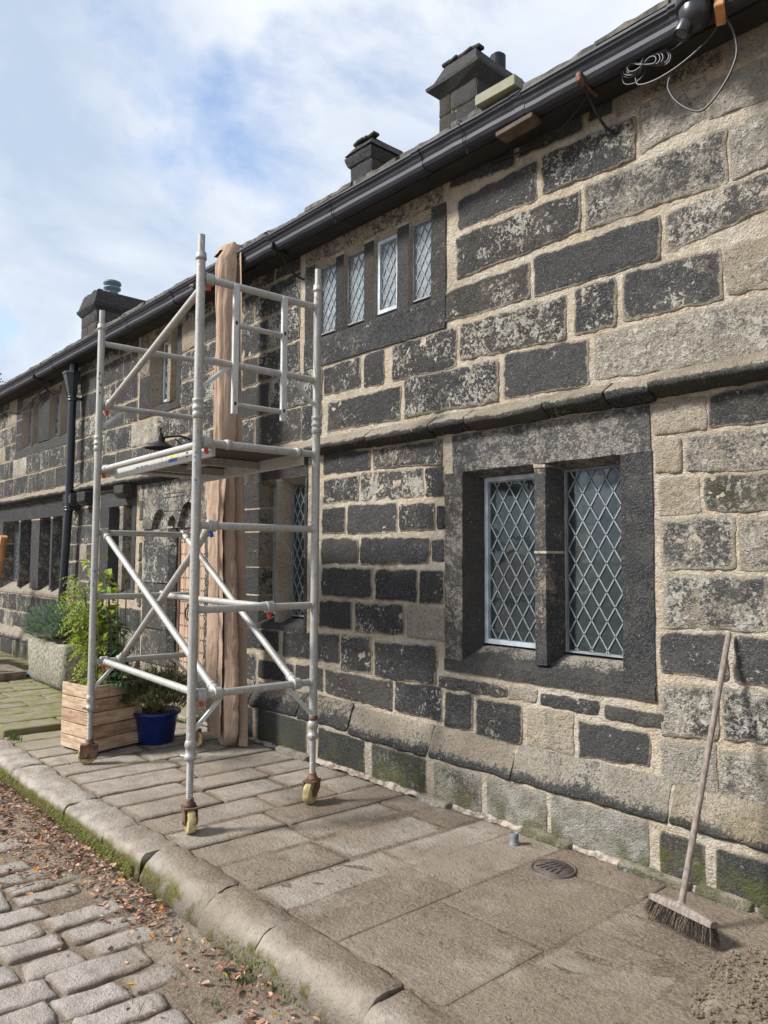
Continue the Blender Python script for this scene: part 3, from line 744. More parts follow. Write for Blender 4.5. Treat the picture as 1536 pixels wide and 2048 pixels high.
# gaps of the hand-measured part
fill(-4.80, -4.78, 0, 0)
for za, zb in COURSES[:1]: fill(-6.0, -5.72, za, zb)
extra = []
for (za, zb) in COURSES:
    n0 = len(GEN); fill(-1.27 if za < 3.2 else -1.29, 3.15, za, zb, .35, .8); fill(-19.1, -14.2, za, zb, .4, .9)
    extra += GEN[n0:]; del GEN[n0:]
def soot_col(s): return (s[6], s[7], s[8], 1.0 - s[9])
def stone_mesh(m_, s, k, res):
    q_ = .006; c4 = [(s[0] - q_, s[2] + q_), (s[1] + q_, s[3] + q_), (s[1] + q_, s[4] - q_), (s[0] - q_, s[5] - q_)]
    pale = s[6] < .3
    m_.pillow(c4, to_wall, .006 + (k * 7 % 5) * .0018, res, .018 if not pale else .012, .012, .0095 if s[7] > .55 else .007, .012, .03, seed=k * .41, irr=.006)
STONES = [s if not (s[6] < .12 and s[0] > -2.3 and s[2] > 3.7) else s[:8] + (.6, 0.0) for s in STONES if not (s[1] < -4.88 and s[2] > 2.55)]
cand = [(True, s) for s in STONES] + [(False, s) for s in GEN]
def screen(s):
    cx, cz = (s[0] + s[1]) / 2, (s[2] + s[5]) / 2
    d = Vector((cx, 3.68, cz - CAMZ)); vis = -d.x < 3.9 * 3.68 and cx > -13.9
    return (s[1] - s[0]) * abs(s[2] - s[5]) * 3.68 / d.length ** 3 * (1 if vis else .01)
cand.sort(key=lambda t: -screen(t[1]))
N_STONE = 296
for k, (tr, s) in enumerate(cand[:N_STONE]):
    d = math.hypot((s[0] + s[1]) / 2, 3.68)
    m_ = MB(); stone_mesh(m_, s, k, .0135 if d < 5.0 else .02 if d < 6.5 else .035 if d < 9 else .06)
    m_.build('stone', M_STONE, house, soot_col(s), True)
rest = MB()
for k, (tr, s) in enumerate(cand[N_STONE:]): stone_mesh(rest, s, k + 400, .09)
for k, s in enumerate(extra): stone_mesh(rest, s, k + 900, .07)
tag(rest.build('far_stones', M_STONE, house, (.85, .45, .2, 1), True), kind='stuff')

# ---- plinth: squared blocks, a sloping weathered course, then the string course
def block(name, c4, soot, y0=0.0, proud=.012, res=.03, k=0, rough=.005):
    m_ = MB(); m_.pillow(c4, lambda a, b, h: (a, y0 + .012 - h, b), proud, res, .02, .022, rough, .006, .05, seed=k * .77 + 5)
    return m_.build(name, M_STONE, house, soot, True)
PL = [(-1.62, -1.05, .235, .0, (.72, .35, .5, .55)), (-1.90, -1.66, .235, .0, (.62, .2, .8, .35)), (-2.55, -1.945, .262, .01, (.06, .1, 1.0, .72)), (-3.02, -2.57, .262, .02, (.06, .1, .9, .6)),
      (-3.47, -3.05, .262, .025, (.35, .1, .8, .62)), (-4.09, -3.52, .268, .025, (.55, .1, .7, .55)), (-4.72, -4.15, .27, .04, (.9, .1, .6, .85)), (-5.58, -4.86, .29, .02, (.88, .1, .7, .8)),
      (-6.2, -5.64, .29, .02, (.85, .3, .3, .9)), (-6.72, -6.24, .29, .02, (.8, .4, .3, .8))]
for k, (a, b, zt, zb, col) in enumerate(PL):
    block('plinth_stone', [(a, zt), (b, zt - .004), (b, zb - .02), (a, zb - .02)], col, k=k, res=.03)
x = -8.2; k = 20
rp = random.Random(4)
while x > -14.3:
    w = rp.uniform(.45, .8); block('plinth_stone', [(x - w + .015, .30), (x - .015, .30), (x - .015, .05), (x - w + .015, .05)], (rp.uniform(.5, .85), .3, .6, rp.uniform(.5, .9)), k=k, res=.07); x -= w; k += 1
pc = MB()
for xa_, xb_ in ((XL, -8.13), (-6.62, XR)): pc.prism([(.010, -.1), (.006, .288), (.012, .30), (.036, .352), (YW - .022, .425), (YW - .001, .455), (YW - .001, -.1)], xa_, xb_, lambda a, p, q: (a, p, q), 120, .006, 3, smooth=False); pc.build('plinth_core', M_MORTAR, house)
# weathered sloping course
def weather(x0, x1, soot, k, zt=.455):
    prof = [(YW + .03, zt + .015), (YW - .004, zt + .010), (YW - .03, zt - .035), (.030, zt - .10), (.002, zt - .150), (-.006, zt - .172), (-.002, zt - .190), (YW + .03, zt - .192)]
    gr = [0, 0, 0, .05, .28, .5, .5, .3]
    m_ = MB(); m_.prism(prof, x0 + .003, x1 - .003, lambda a, p, q: (a, p, q), max(5, int((x1 - x0) / .03)), .011, k * 1.9, smooth=True, grime=gr, endin=.012)
    return m_.build('weathered_course', M_STONE, house, soot, True)
CH = [(-.9, .3, (.35, .4, .1, 1)), (-1.84, -.9, (.10, .2, .0, .7)), (-2.82, -1.85, (.22, .4, .5, .9)), (-3.51, -2.83, (.2, .4, .3, .95)), (-4.35, -3.52, (.24, .4, .3, 1)), (-5.0, -4.36, (.38, .4, .2, 1)), (-5.72, -5.01, (.42, .4, .2, 1)), (-6.35, -5.73, (.45, .4, .2, 1)), (-6.74, -6.36, (.5, .4, .2, 1))]
for k, (a, b, col) in enumerate(CH): weather(a, b, col, k, .458 if a > -5 else .478)
x = -8.14; k = 30
while x > -14.4:
    w = rp.uniform(.6, 1.1); weather(x - w, x, (.2, .3, .2, 1), k, .478); x -= w; k += 1
# string course
def string_piece(x0, x1, soot, k, prj=.105, dz=0.0):
    prof = [(YW + .03, 2.575), (YW - .006, 2.560), (YW - .06, 2.528), (YW - prj, 2.498), (YW - prj - .008, 2.478), (YW - prj + .004, 2.452), (YW - .055, 2.438), (YW - .030, 2.420), (YW + .03, 2.415)]
    gr = [0, 0, 0, 0, .35, 1.0, 1.0, 1.0, .8]
    m_ = MB(); m_.prism([(p, q + dz) for p, q in prof], x0 + .006, x1 - .006, lambda a, p, q: (a, p, q), max(4, int((x1 - x0) / .05)), .013, k * 2.7, smooth=True, grime=gr, endin=.012)
    return m_.build('string_course_stone', M_STONE, house, soot, True)
SJ = [-.6, -1.90, -2.16, -2.57, -3.17, -3.50, -4.15, -4.9, -5.6, -6.3, -7.0, -7.55, -8.25]
for k in range(len(SJ) - 1):
    string_piece(SJ[k + 1], SJ[k], (.10 + .05 * (k % 3), .3, .25, .72 if k in (0, 2, 3) else 1.0), k, .105 if k != 0 else .12, (.012 if k == 0 else -.004 * (k % 2)))
string_piece(-.6, .6, (.15, .3, .25, .8), 14); string_piece(.6, 2.0, (.2, .3, .25, .9), 15)
x = -8.26; k = 17
while x > -14.4:
    w = rp.uniform(.7, 1.2); string_piece(x - w, x, (.18, .35, .3, .9), k); x -= w; k += 1
def corbel(x0, x1, z0, z1, k):
    m_ = MB(); m_.prism([(YW + .02, z1), (YW - .16, z1 - .01), (YW - .16, z0 + .05), (YW - .11, z0), (YW + .02, z0)], x0, x1, lambda a, p, q: (a, p, q), 4, .008, k, smooth=False, endin=.01)
    m_.build('corbel_stone', M_STONE, house, (.9, .35, .2, 1), True)
corbel(-8.62, -8.34, 2.28, 2.43, 1); corbel(-10.30, -10.02, 2.25, 2.43, 2); corbel(-9.80, -9.52, 2.25, 2.43, 3)

# ---- windows
def clip_poly(poly, x0, x1, z0, z1):
    def cl(P, inside, cut):
        o = []
        for i in range(len(P)):
            a, b = P[i - 1], P[i]
            if inside(b):
                if not inside(a): o.append(cut(a, b))
                o.append(b)
            elif inside(a): o.append(cut(a, b))
        return o
    def cx(v): return lambda a, b: (v, a[1] + (b[1] - a[1]) * (v - a[0]) / (b[0] - a[0]))
    def cz(v): return lambda a, b: (a[0] + (b[0] - a[0]) * (v - a[1]) / (b[1] - a[1]), v)
    for ins, cut in ((lambda p: p[0] >= x0, cx(x0)), (lambda p: p[0] <= x1, cx(x1)), (lambda p: p[1] >= z0, cz(z0)), (lambda p: p[1] <= z1, cz(z1))):
        if len(poly) < 3: return []
        poly = cl(poly, ins, cut)
    return poly
rw = random.Random(17)
def glaze(win, x0, x1, z0, z1, y, dw, dh, single=True, lead=.0055, ph=(0, 0), M_GLASS=None):
    full = None; joined = MB()
    i0 = int((x0 - ph[0]) / (dw / 2)) - 2
    n_i = int((x1 - x0) / (dw / 2)) + 5; j0 = int((z0 - ph[1]) / (dh / 2)) - 2; n_j = int((z1 - z0) / (dh / 2)) + 5
    for i in range(i0, i0 + n_i):
        for j in range(j0, j0 + n_j):
            if (i + j) % 2: continue
            cx, cz = ph[0] + i * dw / 2, ph[1] + j * dh / 2
            P0 = [(cx - dw / 2, cz), (cx, cz - dh / 2), (cx + dw / 2, cz), (cx, cz + dh / 2)]
            P = clip_poly(P0, x0, x1, z0, z1)
            if len(P) < 3: continue
            ar = abs(sum(P[k - 1][0] * P[k][1] - P[k][0] * P[k - 1][1] for k in range(len(P)))) / 2
            if ar < dw * dh * .01: continue
            tilt = (rw.gauss(0, .012), rw.gauss(0, .012))
            mx = sum(p[0] for p in P) / len(P); mz = sum(p[1] for p in P) / len(P)
            if not single:
                joined.add([(p[0], y, p[1]) for p in P], [tuple(range(len(P)))], 0, False); continue
            if ar > dw * dh * .495:
                if full is None:
                    q = MB(); q.add([(-dw / 2, 0, 0), (0, 0, -dh / 2), (dw / 2, 0, 0), (0, 0, dh / 2)], [(0, 1, 2, 3)], 0, False)
                    o = q.build('pane', M_GLASS, win); full = o.data
                else: o = link('pane', full, win)
            else:
                q = MB(); q.add([(p[0] - mx, 0, p[1] - mz) for p in P], [tuple(range(len(P)))], 0, False); o = q.build('pane', M_GLASS, win)
            o.location = (mx, y, mz); o.rotation_euler = (tilt[0], 0, tilt[1])
    if not single: tag(joined.build('pane', M_GLASS, win), kind='stuff')
    ld = MB(); t = lead; d_ = .004
    def bar(a, b):
        a = Vector(a); b = Vector(b); dr = (b - a); 
        if dr.length < .004: return
        dr.normalize(); nrm = Vector((-dr.y, dr.x)) * t
        c = [a + nrm, a - nrm, b - nrm, b + nrm]
        vs = [(p.x, y - d_ - .003, p.y) for p in c] + [(p.x, y + d_, p.y) for p in c]
        ld.add(vs, [(0, 1, 2, 3), (0, 4, 5, 1), (1, 5, 6, 2), (2, 6, 7, 3), (3, 7, 4, 0)], 0, False)
    sl = dh / dw
    for sgn in (1, -1):
        ks = [ (z - ph[1]) - sgn * sl * (x - ph[0]) for x in (x0, x1) for z in (z0, z1)]
        k = math.floor(min(ks) / dh) * dh + dh / 2
        while k < max(ks):
            xa, xb = x0, x1
            za, zb = ph[1] + k + sgn * sl * (xa - ph[0]), ph[1] + k + sgn * sl * (xb - ph[0])
            pts = []
            tt = sorted([((z0 - za) / (zb - za)), ((z1 - za) / (zb - za))]); t0, t1 = max(0, tt[0]), min(1, tt[1])
            if t1 > t0: bar((xa + (xb - xa) * t0, za + (zb - za) * t0), (xa + (xb - xa) * t1, za + (zb - za) * t1))
            k += dh
    for a, b in (((x0, z0), (x1, z0)), ((x0, z1), (x1, z1)), ((x0, z0), (x0, z1)), ((x1, z0), (x1, z1))): bar(a, b)
    ld.build('lead_lattice', M_LEAD, win)

def window(op, mulls, rec, spl, jl, jr, ztop, zbot, cols, dd, lights_frame, jcuts=None, head_drop=None, single=True, sill_slope=.07, lead=.0037, ph=None, curtain=None, mcut=None, lint=None, mcol=None, res=.05, clean=0.0, washed=0.0, dk=0.0, glass=None):
    """op: clear opening on the wall face; mulls: (x0, x1) front faces; rec: depth of the glass; spl: splay of jambs."""
    x0, x1, z0, z1 = op; yf = YW - .008; yg = YW + rec
    hd = head_drop if head_drop is not None else spl * .7
    gz0, gz1 = z0 + .03, z1 - hd
    # frames of the lights
    xs = [x0 + spl]; 
    for a, b in mulls: xs += [a - spl * .6, b + spl * .6]
    xs.append(x1 - spl)
    lights = [(xs[2 * i], xs[2 * i + 1]) for i in range(len(xs) // 2)]
    frames = []
    for i, (a, b) in enumerate(lights):
        fr = MB(); frames.append(fr)
        w, mi = (.028, 0) if lights_frame[i % len(lights_frame)] else (.009, 1)
        for lo, hi in (((a, yg - .02, gz0), (a + w, yg + .02, gz1)), ((b - w, yg - .02, gz0), (b, yg + .02, gz1)), ((a + w, yg - .02, gz0), (b - w, yg + .02, gz0 + w)), ((a + w, yg - .02, gz1 - w), (b - w, yg + .02, gz1))):
            fr.box(lo, hi, mi)
        # second, thinner inner bead
        if w > .02:
            w2 = w + .010
            fr.box((a + w, yg - .008, gz0 + w), (a + w2, yg + .012, gz1 - w), 1); fr.box((a + w2, yg - .008, gz1 - w2), (b - w, yg + .012, gz1 - w), 1)
    win = frames[0].build('window', [M_FRAME, M_FRAMEGREY], house)
    for fr in frames[1:]: fr.build('casement', [M_FRAME, M_FRAMEGREY], win)
    for i, (a, b) in enumerate(lights):
        w = .028 if lights_frame[i % len(lights_frame)] else .009
        if dd:
            p_ = ph[i] if ph else ((a + b) / 2, gz0)
            glaze(win, a + w, b - w, gz0 + w, gz1 - w, yg, dd[0], dd[1], single, lead, p_, glass or M_GLASS)
    # dim room behind
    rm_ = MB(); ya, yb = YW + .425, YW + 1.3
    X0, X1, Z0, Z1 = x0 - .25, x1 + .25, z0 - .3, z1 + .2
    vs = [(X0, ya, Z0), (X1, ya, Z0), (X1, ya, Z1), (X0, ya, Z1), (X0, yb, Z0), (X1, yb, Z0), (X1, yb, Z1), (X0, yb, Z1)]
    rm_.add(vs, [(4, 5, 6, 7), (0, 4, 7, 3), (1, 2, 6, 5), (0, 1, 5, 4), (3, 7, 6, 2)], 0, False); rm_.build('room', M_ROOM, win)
    if curtain:
        cu = MB()
        for a, b, za, zb in curtain:
            n = 14; vs = []
            for q in range(n + 1):
                xx = a + (b - a) * q / n; yy = yg + .022 + .006 * math.sin(q * 1.9)
                vs += [(xx, yy, za), (xx, yy, zb)]
            cu.add(vs, [(2 * q, 2 * q + 2, 2 * q + 3, 2 * q + 1) for q in range(n)], 0, True)
        cu.build('curtain', M_CURTAIN, win)
    cj = cols
    def stone_(mb, name, col): mb.build(name, M_STONE, win, col, True)
    ident = lambda a, p, q: (a, p, q)
    # head: soffit splays up to the glass
    lx0, lx1 = lint if lint else (x0 - jl, x1 + jr)
    h = MB(); h.prism([(yf, ztop), (yf + .004, z1 + .003), (yf + .005, z1), (yf + rec * .75, z1 - hd), (YW + .40, z1 - hd), (YW + .40, ztop)], lx0, lx1, ident, max(4, int((lx1 - lx0) / res)), .005, x0, smooth=False, grime=[0, 0, -clean, -clean, -clean, 0]); stone_(h, 'lintel', cj[0])
    # sill
    s = MB(); s.prism([(yf - .006, zbot), (yf - .006, z0 - sill_slope), (yf - .003, z0 - sill_slope + .003), (yf + rec * .85, z0 + .012), (YW + .40, z0 + .028), (YW + .40, zbot)], x0 - jl, x1 + jr, ident, max(4, int((x1 - x0 + jl + jr) / res)), .005, x0 + 3, smooth=False, grime=[0, 0, 0, -washed, -washed, 0]); stone_(s, 'sill', cj[1])
    # jambs (may be several stones)
    def jamb(px, sgn, cuts, cs):
        zs = [z0 - sill_slope * .98] + (cuts or []) + [z1 - .001]
        for q in range(len(zs) - 1):
            m_ = MB(); wd = jl if sgn > 0 else jr
            prof = [(px - sgn * wd, yf), (px, yf), (px + sgn * .002, yf + .003), (px + sgn * spl, yf + rec * .8), (px + sgn * spl, YW + .40), (px - sgn * wd, YW + .40)]
            zA = zs[q] + (.008 if q else 0.0); zB = zs[q + 1] - (.008 if q + 2 < len(zs) else 0.0)
            m_.prism(prof, zA, zB, lambda a, p, q_: (p, q_, a), max(4, int((zB - zA) / res)), .005, px + q, smooth=False, grime=[0, 0, dk - clean, dk - clean, dk - clean, 0]); stone_(m_, 'jamb_stone', cs[q % len(cs)])  # shade on the large window's jamb splays is put into the soot amount
            if q:
                mj = MB(); mj.prism([(px - sgn * wd, yf + .004), (px - sgn * .002, yf + .004), (px + sgn * (spl - .002), yf + rec * .8), (px + sgn * (spl - .002), YW + .39), (px - sgn * wd, YW + .39)], zs[q] - .010, zs[q] + .010, lambda a, p, q_: (p, q_, a), 2, .003, px); mj.build('mortar_joint', M_MORTAR, win)
    jamb(x0, 1, (jcuts or {}).get('l'), cj[2]); jamb(x1, -1, (jcuts or {}).get('r'), cj[3])
    for a, b in mulls:
        zs = [z0 - sill_slope * .5] + ([mcut] if mcut else []) + [z1 - .022]
        mj = MB(); s_ = spl * .6
        mj.prism([(a - .004, yf + .009), (b + .004, yf + .009), (b + s_ + .004, yf + rec * .8), (b + s_, yf + rec + .03), (a - s_, yf + rec + .03), (a - s_ - .004, yf + rec * .8)], z1 - .024, z1 + .002, lambda a_, p, q_: (p, q_, a_), 2, .005, a); mj.build('mortar_joint', M_MORTAR, win)
        if mcut:
            mj = MB(); mj.prism([(a - .003, yf + .010), (b + .003, yf + .010), (b + s_ + .003, yf + rec * .8), (b + s_, yf + rec + .03), (a - s_, yf + rec + .03), (a - s_ - .003, yf + rec * .8)], mcut - .005, mcut + .010, lambda a_, p, q_: (p, q_, a_), 2, .004, a); mj.build('mortar_joint', M_MORTAR, win)
        for q in range(len(zs) - 1):
            m_ = MB(); s_ = spl * .6
            prof = [(a, yf + .012), (b, yf + .012), (b + .002, yf + .015), (b + s_, yf + rec * .8), (b + s_, yf + rec + .03), (a - s_, yf + rec + .03), (a - s_, yf + rec * .8)]
            m_.prism(prof, zs[q] + (.006 if q else 0), zs[q + 1] - .003, lambda a_, p, q_: (p, q_, a_), 8, .005, a + q, smooth=False, grime=[0, 0, -clean, -clean, -clean, 0, 0]); stone_(m_, 'mullion', (mcol or cj[4])[q % len(mcol or cj[4])])
    return win
D_ = (.97, .12, .3, 1); DG = (.80, .2, .6, 1); MID = (.55, .4, .6, 1); TAN = (.05, .15, .15, 1)
window(W_R, [(-2.70, -2.62)], .16, .065, .155, .185, 2.405, .845, [(.47, .25, .9, 1), (.84, .15, .6, 1), [(.52, .14, .8, 1)], [(.70, .15, .6, 1)], [(.62, .1, .3, 1), (.60, .1, .1, 1)]],
       (.102, .166), [True, False], sill_slope=.085, mcut=1.62, ph=[(-2.955, 1.05), (-2.36, 1.06)], head_drop=.035, lint=(-3.36, -1.945), washed=.42, dk=.22)
window(W_U, [(-4.645, -4.545), (-4.295, -4.185), (-3.92, -3.80)], .055, .022, .14, .14, 4.235, 3.16, [(.36, .1, .0, 1), (.68, .35, .5, 1), [(.8, .2, .2, 1), (.6, .5, .2, 1)], [(.72, .35, .3, 1)], [(1.0, .08, .2, 1)]],
       (.076, .118), [False, False, True, False], jcuts={'l': [3.72]}, head_drop=.04, lead=.0024, lint=(-5.05, -3.45), sill_slope=.03,
       clean=.9, glass=M_GLASS_PALE, curtain=[(-3.74, -3.50, 3.38, 4.1), (-4.12, -3.92, 3.38, 4.1), (-4.50, -4.28, 3.38, 4.1), (-4.95, -4.62, 3.38, 4.1)])
window(W_M, [(-5.455, -5.395)], .13, .045, .30, .035, 2.41, .965, [(.75, .5, .2, 1), (.75, .4, .2, 1), [D_, (.95, .3, .0, 1), (.85, .2, 0, 1), D_, (.9, .3, 0, 1)], [(.8, .4, .2, 1)], [TAN]],
       (.085, .155), [True, False], jcuts={'l': [1.25, 1.5, 1.82, 2.03]}, head_drop=.04, sill_slope=.05, clean=.5)
window(W_UL, [(-7.62, -7.55)], .15, .06, .26, .10, 4.25, 3.19, [(.4, .3, .0, 1), (.85, .2, .5, 1), [(.85, .2, .2, 1), (.45, .2, .0, 1)], [(.7, .2, .1, 1)], [(.35, .1, .1, 1)]],
       (.075, .13), [True, False], jcuts={'l': [3.68]}, single=False, lead=.004, res=.09, clean=.6)
window(W_S, [(-8.80, -8.70)], .15, .06, .28, .10, 2.40, 1.10, [D_, DG, [D_], [(.7, .2, .2, 1)], [(.4, .2, .2, 1)]], (.09, .15), [False], single=False, res=.09)
window(W_FU, [(-12.30, -12.22), (-11.95, -11.47), (-11.06, -10.98)], .11, .05, .28, .08, 4.22, 3.17, [(.7, .2, .1, 1), (.9, .2, .5, 1), [D_, D_, D_], [D_], [TAN, TAN]], (.09, .15), [False], jcuts={'l': [3.56, 3.8]}, single=False, res=.1, mcol=[(.75, .1, .1, 1)], clean=1.2)
window(W_FL, [(-12.72, -12.64), (-12.10, -11.72), (-11.24, -11.16)], .18, .07, .32, .12, 2.41, 1.01, [D_, (.3, .3, .3, 1), [D_, D_], [D_], [D_]], (.09, .15), [False], jcuts={'l': [1.55, 1.8]}, single=False, res=.1, sill_slope=.11, clean=.35)

# ---- doorway: carved ogee head, jambs, studded plank door
dl = MB()
X0, X1, ZB, ZTp = -8.11, -6.66, 1.90, 2.415; yf = YW - .012
def ogee_z(x):
    z = ZB
    for c, hw, hh in ((-7.70, .19, .21), (-7.40, .11, .13), (-7.05, .22, .26)):
        t = abs(x - c) / hw
        if t < 1: z = max(z, ZB + hh * (1 - t ** 2.2) ** .75)
    return z
n = 60
for i in range(n):
    a = X0 + (X1 - X0) * i / n; b = X0 + (X1 - X0) * (i + 1) / n; za, zb = ogee_z(a), ogee_z(b)
    dl.add([(a, yf, za), (b, yf, zb), (b, yf, ZTp), (a, yf, ZTp)], [(0, 1, 2, 3)], 0, False)
    dl.add([(a, yf, za), (b, yf, zb), (b, yf + .06, zb), (a, yf + .06, za)], [(3, 2, 1, 0)], 0, True)
dl.add([(X0, yf, ZB), (X0, yf + .3, ZB), (X0, yf + .3, ZTp), (X0, yf, ZTp)], [(0, 1, 2, 3)], 0, False)
dl.add([(X1, yf, ZB), (X1, yf + .3, ZB), (X1, yf + .3, ZTp), (X1, yf, ZTp)], [(3, 2, 1, 0)], 0, False)
dl.add([(X0, yf + .06, ZB), (X1, yf + .06, ZB), (X1, yf + .06, ZTp), (X0, yf + .06, ZTp)], [(0, 1, 2, 3)], 0, False)
dl.add([(X0, yf + .06, ZB), (X1, yf + .06, ZB), (X1, yf + .4, ZB), (X0, yf + .4, ZB)], [(3, 2, 1, 0)], 0, False)
doorhead = dl.build('door_lintel', M_STONE, house, (.50, .85, .4, 1), True)
def carved(txt, x, z, size):
    cu = bpy.data.curves.new('carved_letter', 'FONT'); cu.body = txt; cu.size = size; cu.extrude = .004; cu.offset = -.001
    o = bpy.data.objects.new('carved_letter', cu); COL.objects.link(o)
    me = bpy.data.meshes.new_from_object(o.evaluated_get(bpy.context.evaluated_depsgraph_get())); COL.objects.unlink(o); bpy.data.objects.remove(o)
    me.materials.clear(); me.materials.append(M_STONE)
    p = link('carved_letter', me, doorhead, (1.0, .0, .2, 1)); p.location = (x, yf - .001, z); p.rotation_euler = (R(90), 0, 0)
for t_, x_, z_ in (('C', -7.45, 2.285), ('O', -7.08, 2.285), ('C', -7.38, 2.10)): carved(t_, x_, z_, .14)
cl = MB()
for z_ in (2.265, 2.225, 2.075): cl.box((-7.60, yf - .003, z_), (-7.12, yf + .004, z_ + .008))
cl.build('carved_line', M_STONE, doorhead, (1.0, 0, .2, 1), True)
for px, sgn, wd, cs in ((-7.42, 1, .66, [(.40, .5, .1, 1), (.60, .5, .05, 1), (.78, .5, .1, 1), (.85, .8, .2, 1)]), (-6.72, -1, .12, [(.15, .4, .1, 1), (.5, .7, .2, 1), (.6, .7, .2, 1), (.7, .6, .2, 1)])):
    zs = [0.0, .42, .80, 1.30, 1.895]
    for q in range(4):
        m_ = MB(); prof = [(px - sgn * wd, yf), (px - sgn * .05, yf), (px + sgn * .02, yf + .06), (px + sgn * .02, YW + .40), (px - sgn * wd, YW + .40)]
        m_.prism(prof, zs[q] + .007, zs[q + 1] - .007, lambda a, p, q_: (p, q_, a), 6, .008, px + q, smooth=False); m_.build('door_jamb', M_STONE, house, cs[q], True)
dp = MB(); yd = YW + .085
dp.box((-7.40, yd - .02, .0), (-7.345, yd + .06, 1.93)); dp.box((-6.80, yd - .02, .0), (-6.74, yd + .06, 1.93)); dp.box((-7.345, yd - .02, 1.86), (-6.80, yd + .06, 1.93))
dfr = dp.build('door_frame', M_DOORFRAME, house)
for i in range(5):
    a = -7.343 + i * .1085; m_ = MB(); m_.box((a + .002, yd - .012, .03), (a + .1065, yd + .03, 1.858), bev=.004); dpl = m_.build('door_plank', M_DOOR, dfr)
st = MB()
for i in range(5):
    for j in range(14):
        for dx_ in (.028, .074):
            X_ = Matrix.Translation((-7.343 + i * .1085 + dx_, yd - .013, .12 + j * .125)) @ Matrix.Rotation(R(90), 4, 'X')
            st.lathe([(.009, 0), (.007, .005), (0, .007)], X_, 6)
tag(st.build('door_stud', M_IRON, dfr), kind='stuff')
hd = MB(); ring = [(-7.13 + .055 * math.cos(t), yd - .03, 1.02 - .02 + .065 * math.sin(t)) for t in [2 * math.pi * k / 16 for k in range(17)]]
hd.tube(ring, .008, 6, caps=False); hd.box((-7.145, yd - .035, 1.05), (-7.115, yd - .012, 1.10)); hd.build('ring_handle', M_IRON, dfr)
ds = MB(); ds.box((-7.60, -.14, 0.0), (-6.60, YW + .40, .055), bev=.012); ds.build('door_step', M_FLAG, house, None, True)
bk_ = MB(); bk_.box((-7.42, YW + .36, 0), (-6.72, YW + .40, 1.93)); bk_.build('door_backing', M_DARKWOOD, house)

def spline(pts, n=8):
    P = [Vector(p) for p in pts]; P = [P[0]] + P + [P[-1]]; o = []
    for i in range(1, len(P) - 2):
        for k in range(n):
            t = k / n; a, b, c, d = P[i - 1], P[i], P[i + 1], P[i + 2]
            o.append(.5 * ((2 * b) + (c - a) * t + (2 * a - 5 * b + 4 * c - d) * t * t + (3 * b - a - 3 * c + d) * t ** 3))
    o.append(P[-2]); return o

# ================================================================== roof, gutter, chimneys
EZ, EY, SLOPE = 4.352, -.15, .66
RIDGE_Y = 3.2
def rz(y): return EZ + SLOPE * (y - EY)
rfm = MB()
rfm.add([(XL, EY + .05, rz(EY + .05) - .03), (XR, EY + .05, rz(EY + .05) - .03), (XR, RIDGE_Y, rz(RIDGE_Y) - .03), (XL, RIDGE_Y, rz(RIDGE_Y) - .03), (XL, 6.55, rz(EY + .05) - .03), (XR, 6.55, rz(EY + .05) - .03)], [(0, 1, 2, 3), (3, 2, 5, 4)], 0, False)
rfm.add([(XL, EY + .15, 4.30), (XL, RIDGE_Y, rz(RIDGE_Y) - .05), (XL, 6.45, 4.30), (XR, EY + .15, 4.30), (XR, RIDGE_Y, rz(RIDGE_Y) - .05), (XR, 6.45, 4.30)], [(0, 1, 2), (5, 4, 3)], 0, False)
roof = rfm.build('roof', M_SLATE, house)
rr = random.Random(31)
def slate_mesh(w):
    m_ = MB(); dz = .030; L_ = .55
    nseg = 7; vs = []; fs = []
    for i in range(nseg + 1):
        u = -w / 2 + w * i / nseg; oy = rr.uniform(-.018, .018); t = dz * rr.uniform(.7, 1.25)
        for (y, z) in ((oy, 0), (oy + .004, t), (L_, t * .9 + SLOPE * L_), (L_, SLOPE * L_ - .005)):
            vs.append((u, y, z + (SLOPE * (y) if y < .1 else 0)))
    for i in range(nseg):
        for k in range(4):
            j = (k + 1) % 4; fs.append((i * 4 + k, (i + 1) * 4 + k, (i + 1) * 4 + j, i * 4 + j))
    fs += [(0, 1, 2, 3), (nseg * 4 + 3, nseg * 4 + 2, nseg * 4 + 1, nseg * 4)]
    m_.add(vs, fs, 0, False); return m_
protos = []
for w in (.34, .42, .50, .58): protos.append((w, slate_mesh(w - .006)))
meshes = {}
for course in range(3):
    x = XL
    y = EY + course * .30
    while x < XR:
        w, m_ = rr.choice(protos)
        if w not in meshes:
            o = m_.build('slate', M_SLATE, roof); meshes[w] = o.data
        else: o = link('slate', meshes[w], roof)
        o.location = (x + w / 2, y + rr.uniform(-.012, .012), rz(y) + .006 + course * .032 + rr.uniform(-.008, .010)); o.rotation_euler = (rr.uniform(-.015, .015), rr.uniform(-.02, .02), rr.uniform(-.02, .02))
        x += w
# boarded eaves and the ogee gutter in lengths
sb = MB(); sb.box((XL, -.085, 4.175), (XR, YW - .012, 4.195)); sb.box((XL, -.085, 4.195), (XR, -.06, 4.38)); sb.build('soffit_board', M_DARKWOOD, house)
tb = MB(); tb.box((XL, YW + .001, 4.335), (XR, YW + .40, 4.50)); tb.build('wall_plate', M_DARKWOOD, house)
prof = [(-.088, 4.190), (-.150, 4.178), (-.178, 4.186), (-.192, 4.206), (-.190, 4.232), (-.200, 4.246), (-.206, 4.262), (-.222, 4.272), (-.226, 4.286), (-.234, 4.288), (-.234, 4.302), (-.222, 4.303), (-.212, 4.275), (-.180, 4.215), (-.150, 4.195), (-.100, 4.20), (-.100, 4.303), (-.088, 4.303)]
gj = [3.2, 1.4, -.4, -1.62, -2.585, -3.42, -5.22, -7.0, -8.8, -10.6, -12.4, -14.2, -16.4, -19.2]
